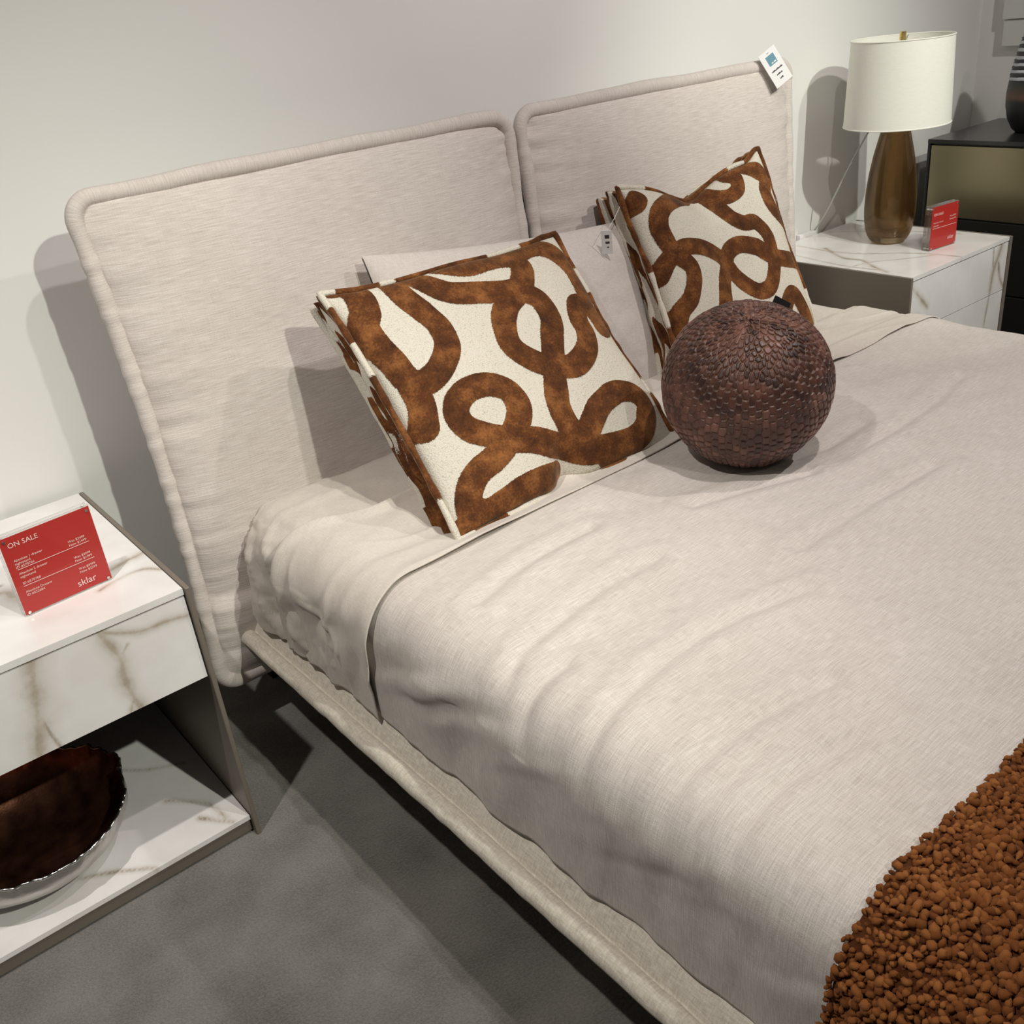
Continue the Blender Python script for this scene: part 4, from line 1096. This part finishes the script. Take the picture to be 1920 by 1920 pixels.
# ------------------------------------------------------------------ lamp
LX, LY, LZ = 2.872, 1.745, NH - 0.0008
def lamp():
    root = tag(empty('table_lamp', (LX, LY, LZ)), 'table lamp with smoky brown glass base and cream drum shade', 'lamp')
    outer = [(0.0, 0.0005), (0.034, 0.0), (0.052, 0.006), (0.064, 0.024), (0.0715, 0.05), (0.0755, 0.085), (0.0760, 0.12), (0.0735, 0.165), (0.0675, 0.215), (0.059, 0.262), (0.050, 0.300), (0.044, 0.325), (0.040, 0.345), (0.037, 0.362)]
    inner = [(0.030, 0.362), (0.034, 0.340), (0.039, 0.318), (0.046, 0.292), (0.0545, 0.255), (0.063, 0.21), (0.0690, 0.162), (0.0715, 0.12), (0.071, 0.085), (0.066, 0.055), (0.056, 0.034), (0.040, 0.024), (0.0, 0.022)]
    def sm(p): 
        q = smoothline(np.array(p), 4); q[:, 0] = np.maximum(q[:, 0], 0.0001); return q
    mb = MB().lathe(list(map(tuple, np.vstack([sm(outer), sm(inner)]))), 56)
    b = mb.build('glass_base', M['brownglass'], root, smooth=True)
    MB().lathe([(0.0, 0.362), (0.038, 0.362), (0.038, 0.368), (0.012, 0.372), (0.012, 0.42), (0.0, 0.42)], 32).build('socket', M['brass'], root, smooth=False)
    r0, r1, z0, z1, th = 0.152, 0.1425, 0.350, 0.585, 0.0015
    prof = [(r0, z0), (r1, z1), (r1 - th, z1), (r0 - th, z0), (r0, z0)]
    sh = MB().lathe(prof, 96).build('shade', M['shade'], root, smooth=True)
    es = sh.modifiers.new('es', 'EDGE_SPLIT'); es.split_angle = math.radians(40)
    for zz, rr in ((z0, r0), (z1, r1)):
        a = np.linspace(0, 2 * math.pi, 96, endpoint=False)
        rg = MB().tube(np.stack([rr * np.cos(a), rr * np.sin(a), 0 * a + zz], -1), 0.002, 6, closed=True)
        mesh('trim_ring', rg.V, rg.F, M['shade'], sh)
    sp = MB()
    for k in range(3):
        an = math.radians(25 + 120 * k)
        sp.tube([(0, 0, z1 - 0.020), (0.06 * math.cos(an), 0.06 * math.sin(an), z1 - 0.018), ((r1 - 0.002) * math.cos(an), (r1 - 0.002) * math.sin(an), z1 - 0.003)], 0.0016, 6)
    sp.tube([(0, 0, 0.41), (0, 0, z1)], 0.003, 8)
    sp.build('spider_wire', M['cordgrey'], root, smooth=True)
    MB().lathe([(0.0, z1 - 0.016), (0.009, z1 - 0.016), (0.009, z1 + 0.014), (0.0075, z1 + 0.016), (0.0, z1 + 0.016)], 24).build('finial', M['brass'], root, smooth=False)
    P = smoothline(np.array([(-0.030, 0.01, 0.375), (-0.052, 0.05, 0.345), (-0.058, 0.12, 0.22), (-0.045, 0.20, 0.08), (-0.015, 0.262, 0.012)]), 10)
    MB().tube(P, 0.0026, 8).build('cord', M['cordgrey'], root, smooth=True)
lamp()
ob = MB().box(2.775, 2.862, 2.003, 2.0195, 0.47, 0.562).build('outlet_cover', M['white'], bevel=0.003)
tag(ob, 'white outlet cover on the wall behind the lamp cord', 'outlet')

# ------------------------------------------------------------------ dresser, vase, wall relief
DX, DYF, DYB, DZ = 3.35, 0.10, 1.91, 0.775
dr = tag(empty('dresser', ((DX + WX) / 2, 1.0, 0)), 'low black dresser with a bronze mirrored top drawer against the side wall', 'dresser')
def dpart(o): o.location = Vector((0, 0, 0)) - dr.location; o.parent = dr; return o
dpart(MB().box(DX + 0.012, WX - 0.004, DYF, DYB - 0.010, 0.03, DZ - 0.014).build('body', M['black']))
dpart(MB().box(DX, WX - 0.004, DYB - 0.010, DYB, 0.0, DZ).build('side_panel', M['black'], bevel=0.0015))
dpart(MB().box(DX, WX - 0.004, DYF - 0.01, DYF, 0.0, DZ).build('side_panel', M['black'], bevel=0.0015))
dpart(MB().box(DX - 0.002, WX - 0.004, DYF - 0.01, DYB, DZ - 0.012, DZ + 0.002).build('top', M['blacktop'], bevel=0.0015))
dpart(MB().box(DX + 0.03, WX - 0.03, DYF + 0.02, DYB - 0.02, 0.0, 0.035).build('plinth', M['dark']))
for i, (z0, z1) in enumerate(((0.522, 0.757), (0.280, 0.516), (0.038, 0.274))):
    for (ya, yb) in ((0.105, 0.998), (1.003, 1.897)):
        dpart(MB().box(DX + 0.002, DX + 0.014, ya, yb, z0, z1).build('drawer_front', M['bronze'] if i == 0 else M['bronze_dark'], bevel=0.001))

prof = [(0.0, 0.0), (0.045, 0.0), (0.060, 0.012), (0.077, 0.045), (0.086, 0.085), (0.088, 0.125), (0.084, 0.165)]
zz = 0.165
r = 0.084
while zz < 0.36:
    r_ = 0.084 - 0.045 * ((zz - 0.165) / 0.195) ** 1.2
    prof += [(r_, zz + 0.002), (r_ + 0.002, zz + 0.006), (r_ - 0.0005, zz + 0.0105)]
    zz += 0.01075
prof += [(0.036, 0.368), (0.030, 0.366), (0.0, 0.35)]
vz = MB().lathe(prof, 56).build('vase', M['vase'], smooth=True)
vz.location = (3.56, 1.665, DZ + 0.002)
tag(vz, 'black vase with pale grey bands standing on the dresser', 'vase')

ar = tag(empty('wall_relief', (WX, 1.80, 1.05)), 'pale grey relief of stacked panels hanging on the side wall above the dresser', 'wall art')
MB().box(-0.030, -0.001, -0.42, 0.121, -0.030, 0.055).build('panel', M['pale_art'], ar, bevel=0.002)
MB().box(-0.036, -0.001, -0.42, 0.126, 0.057, 0.30).build('panel', M['pale_art'], ar, bevel=0.002)
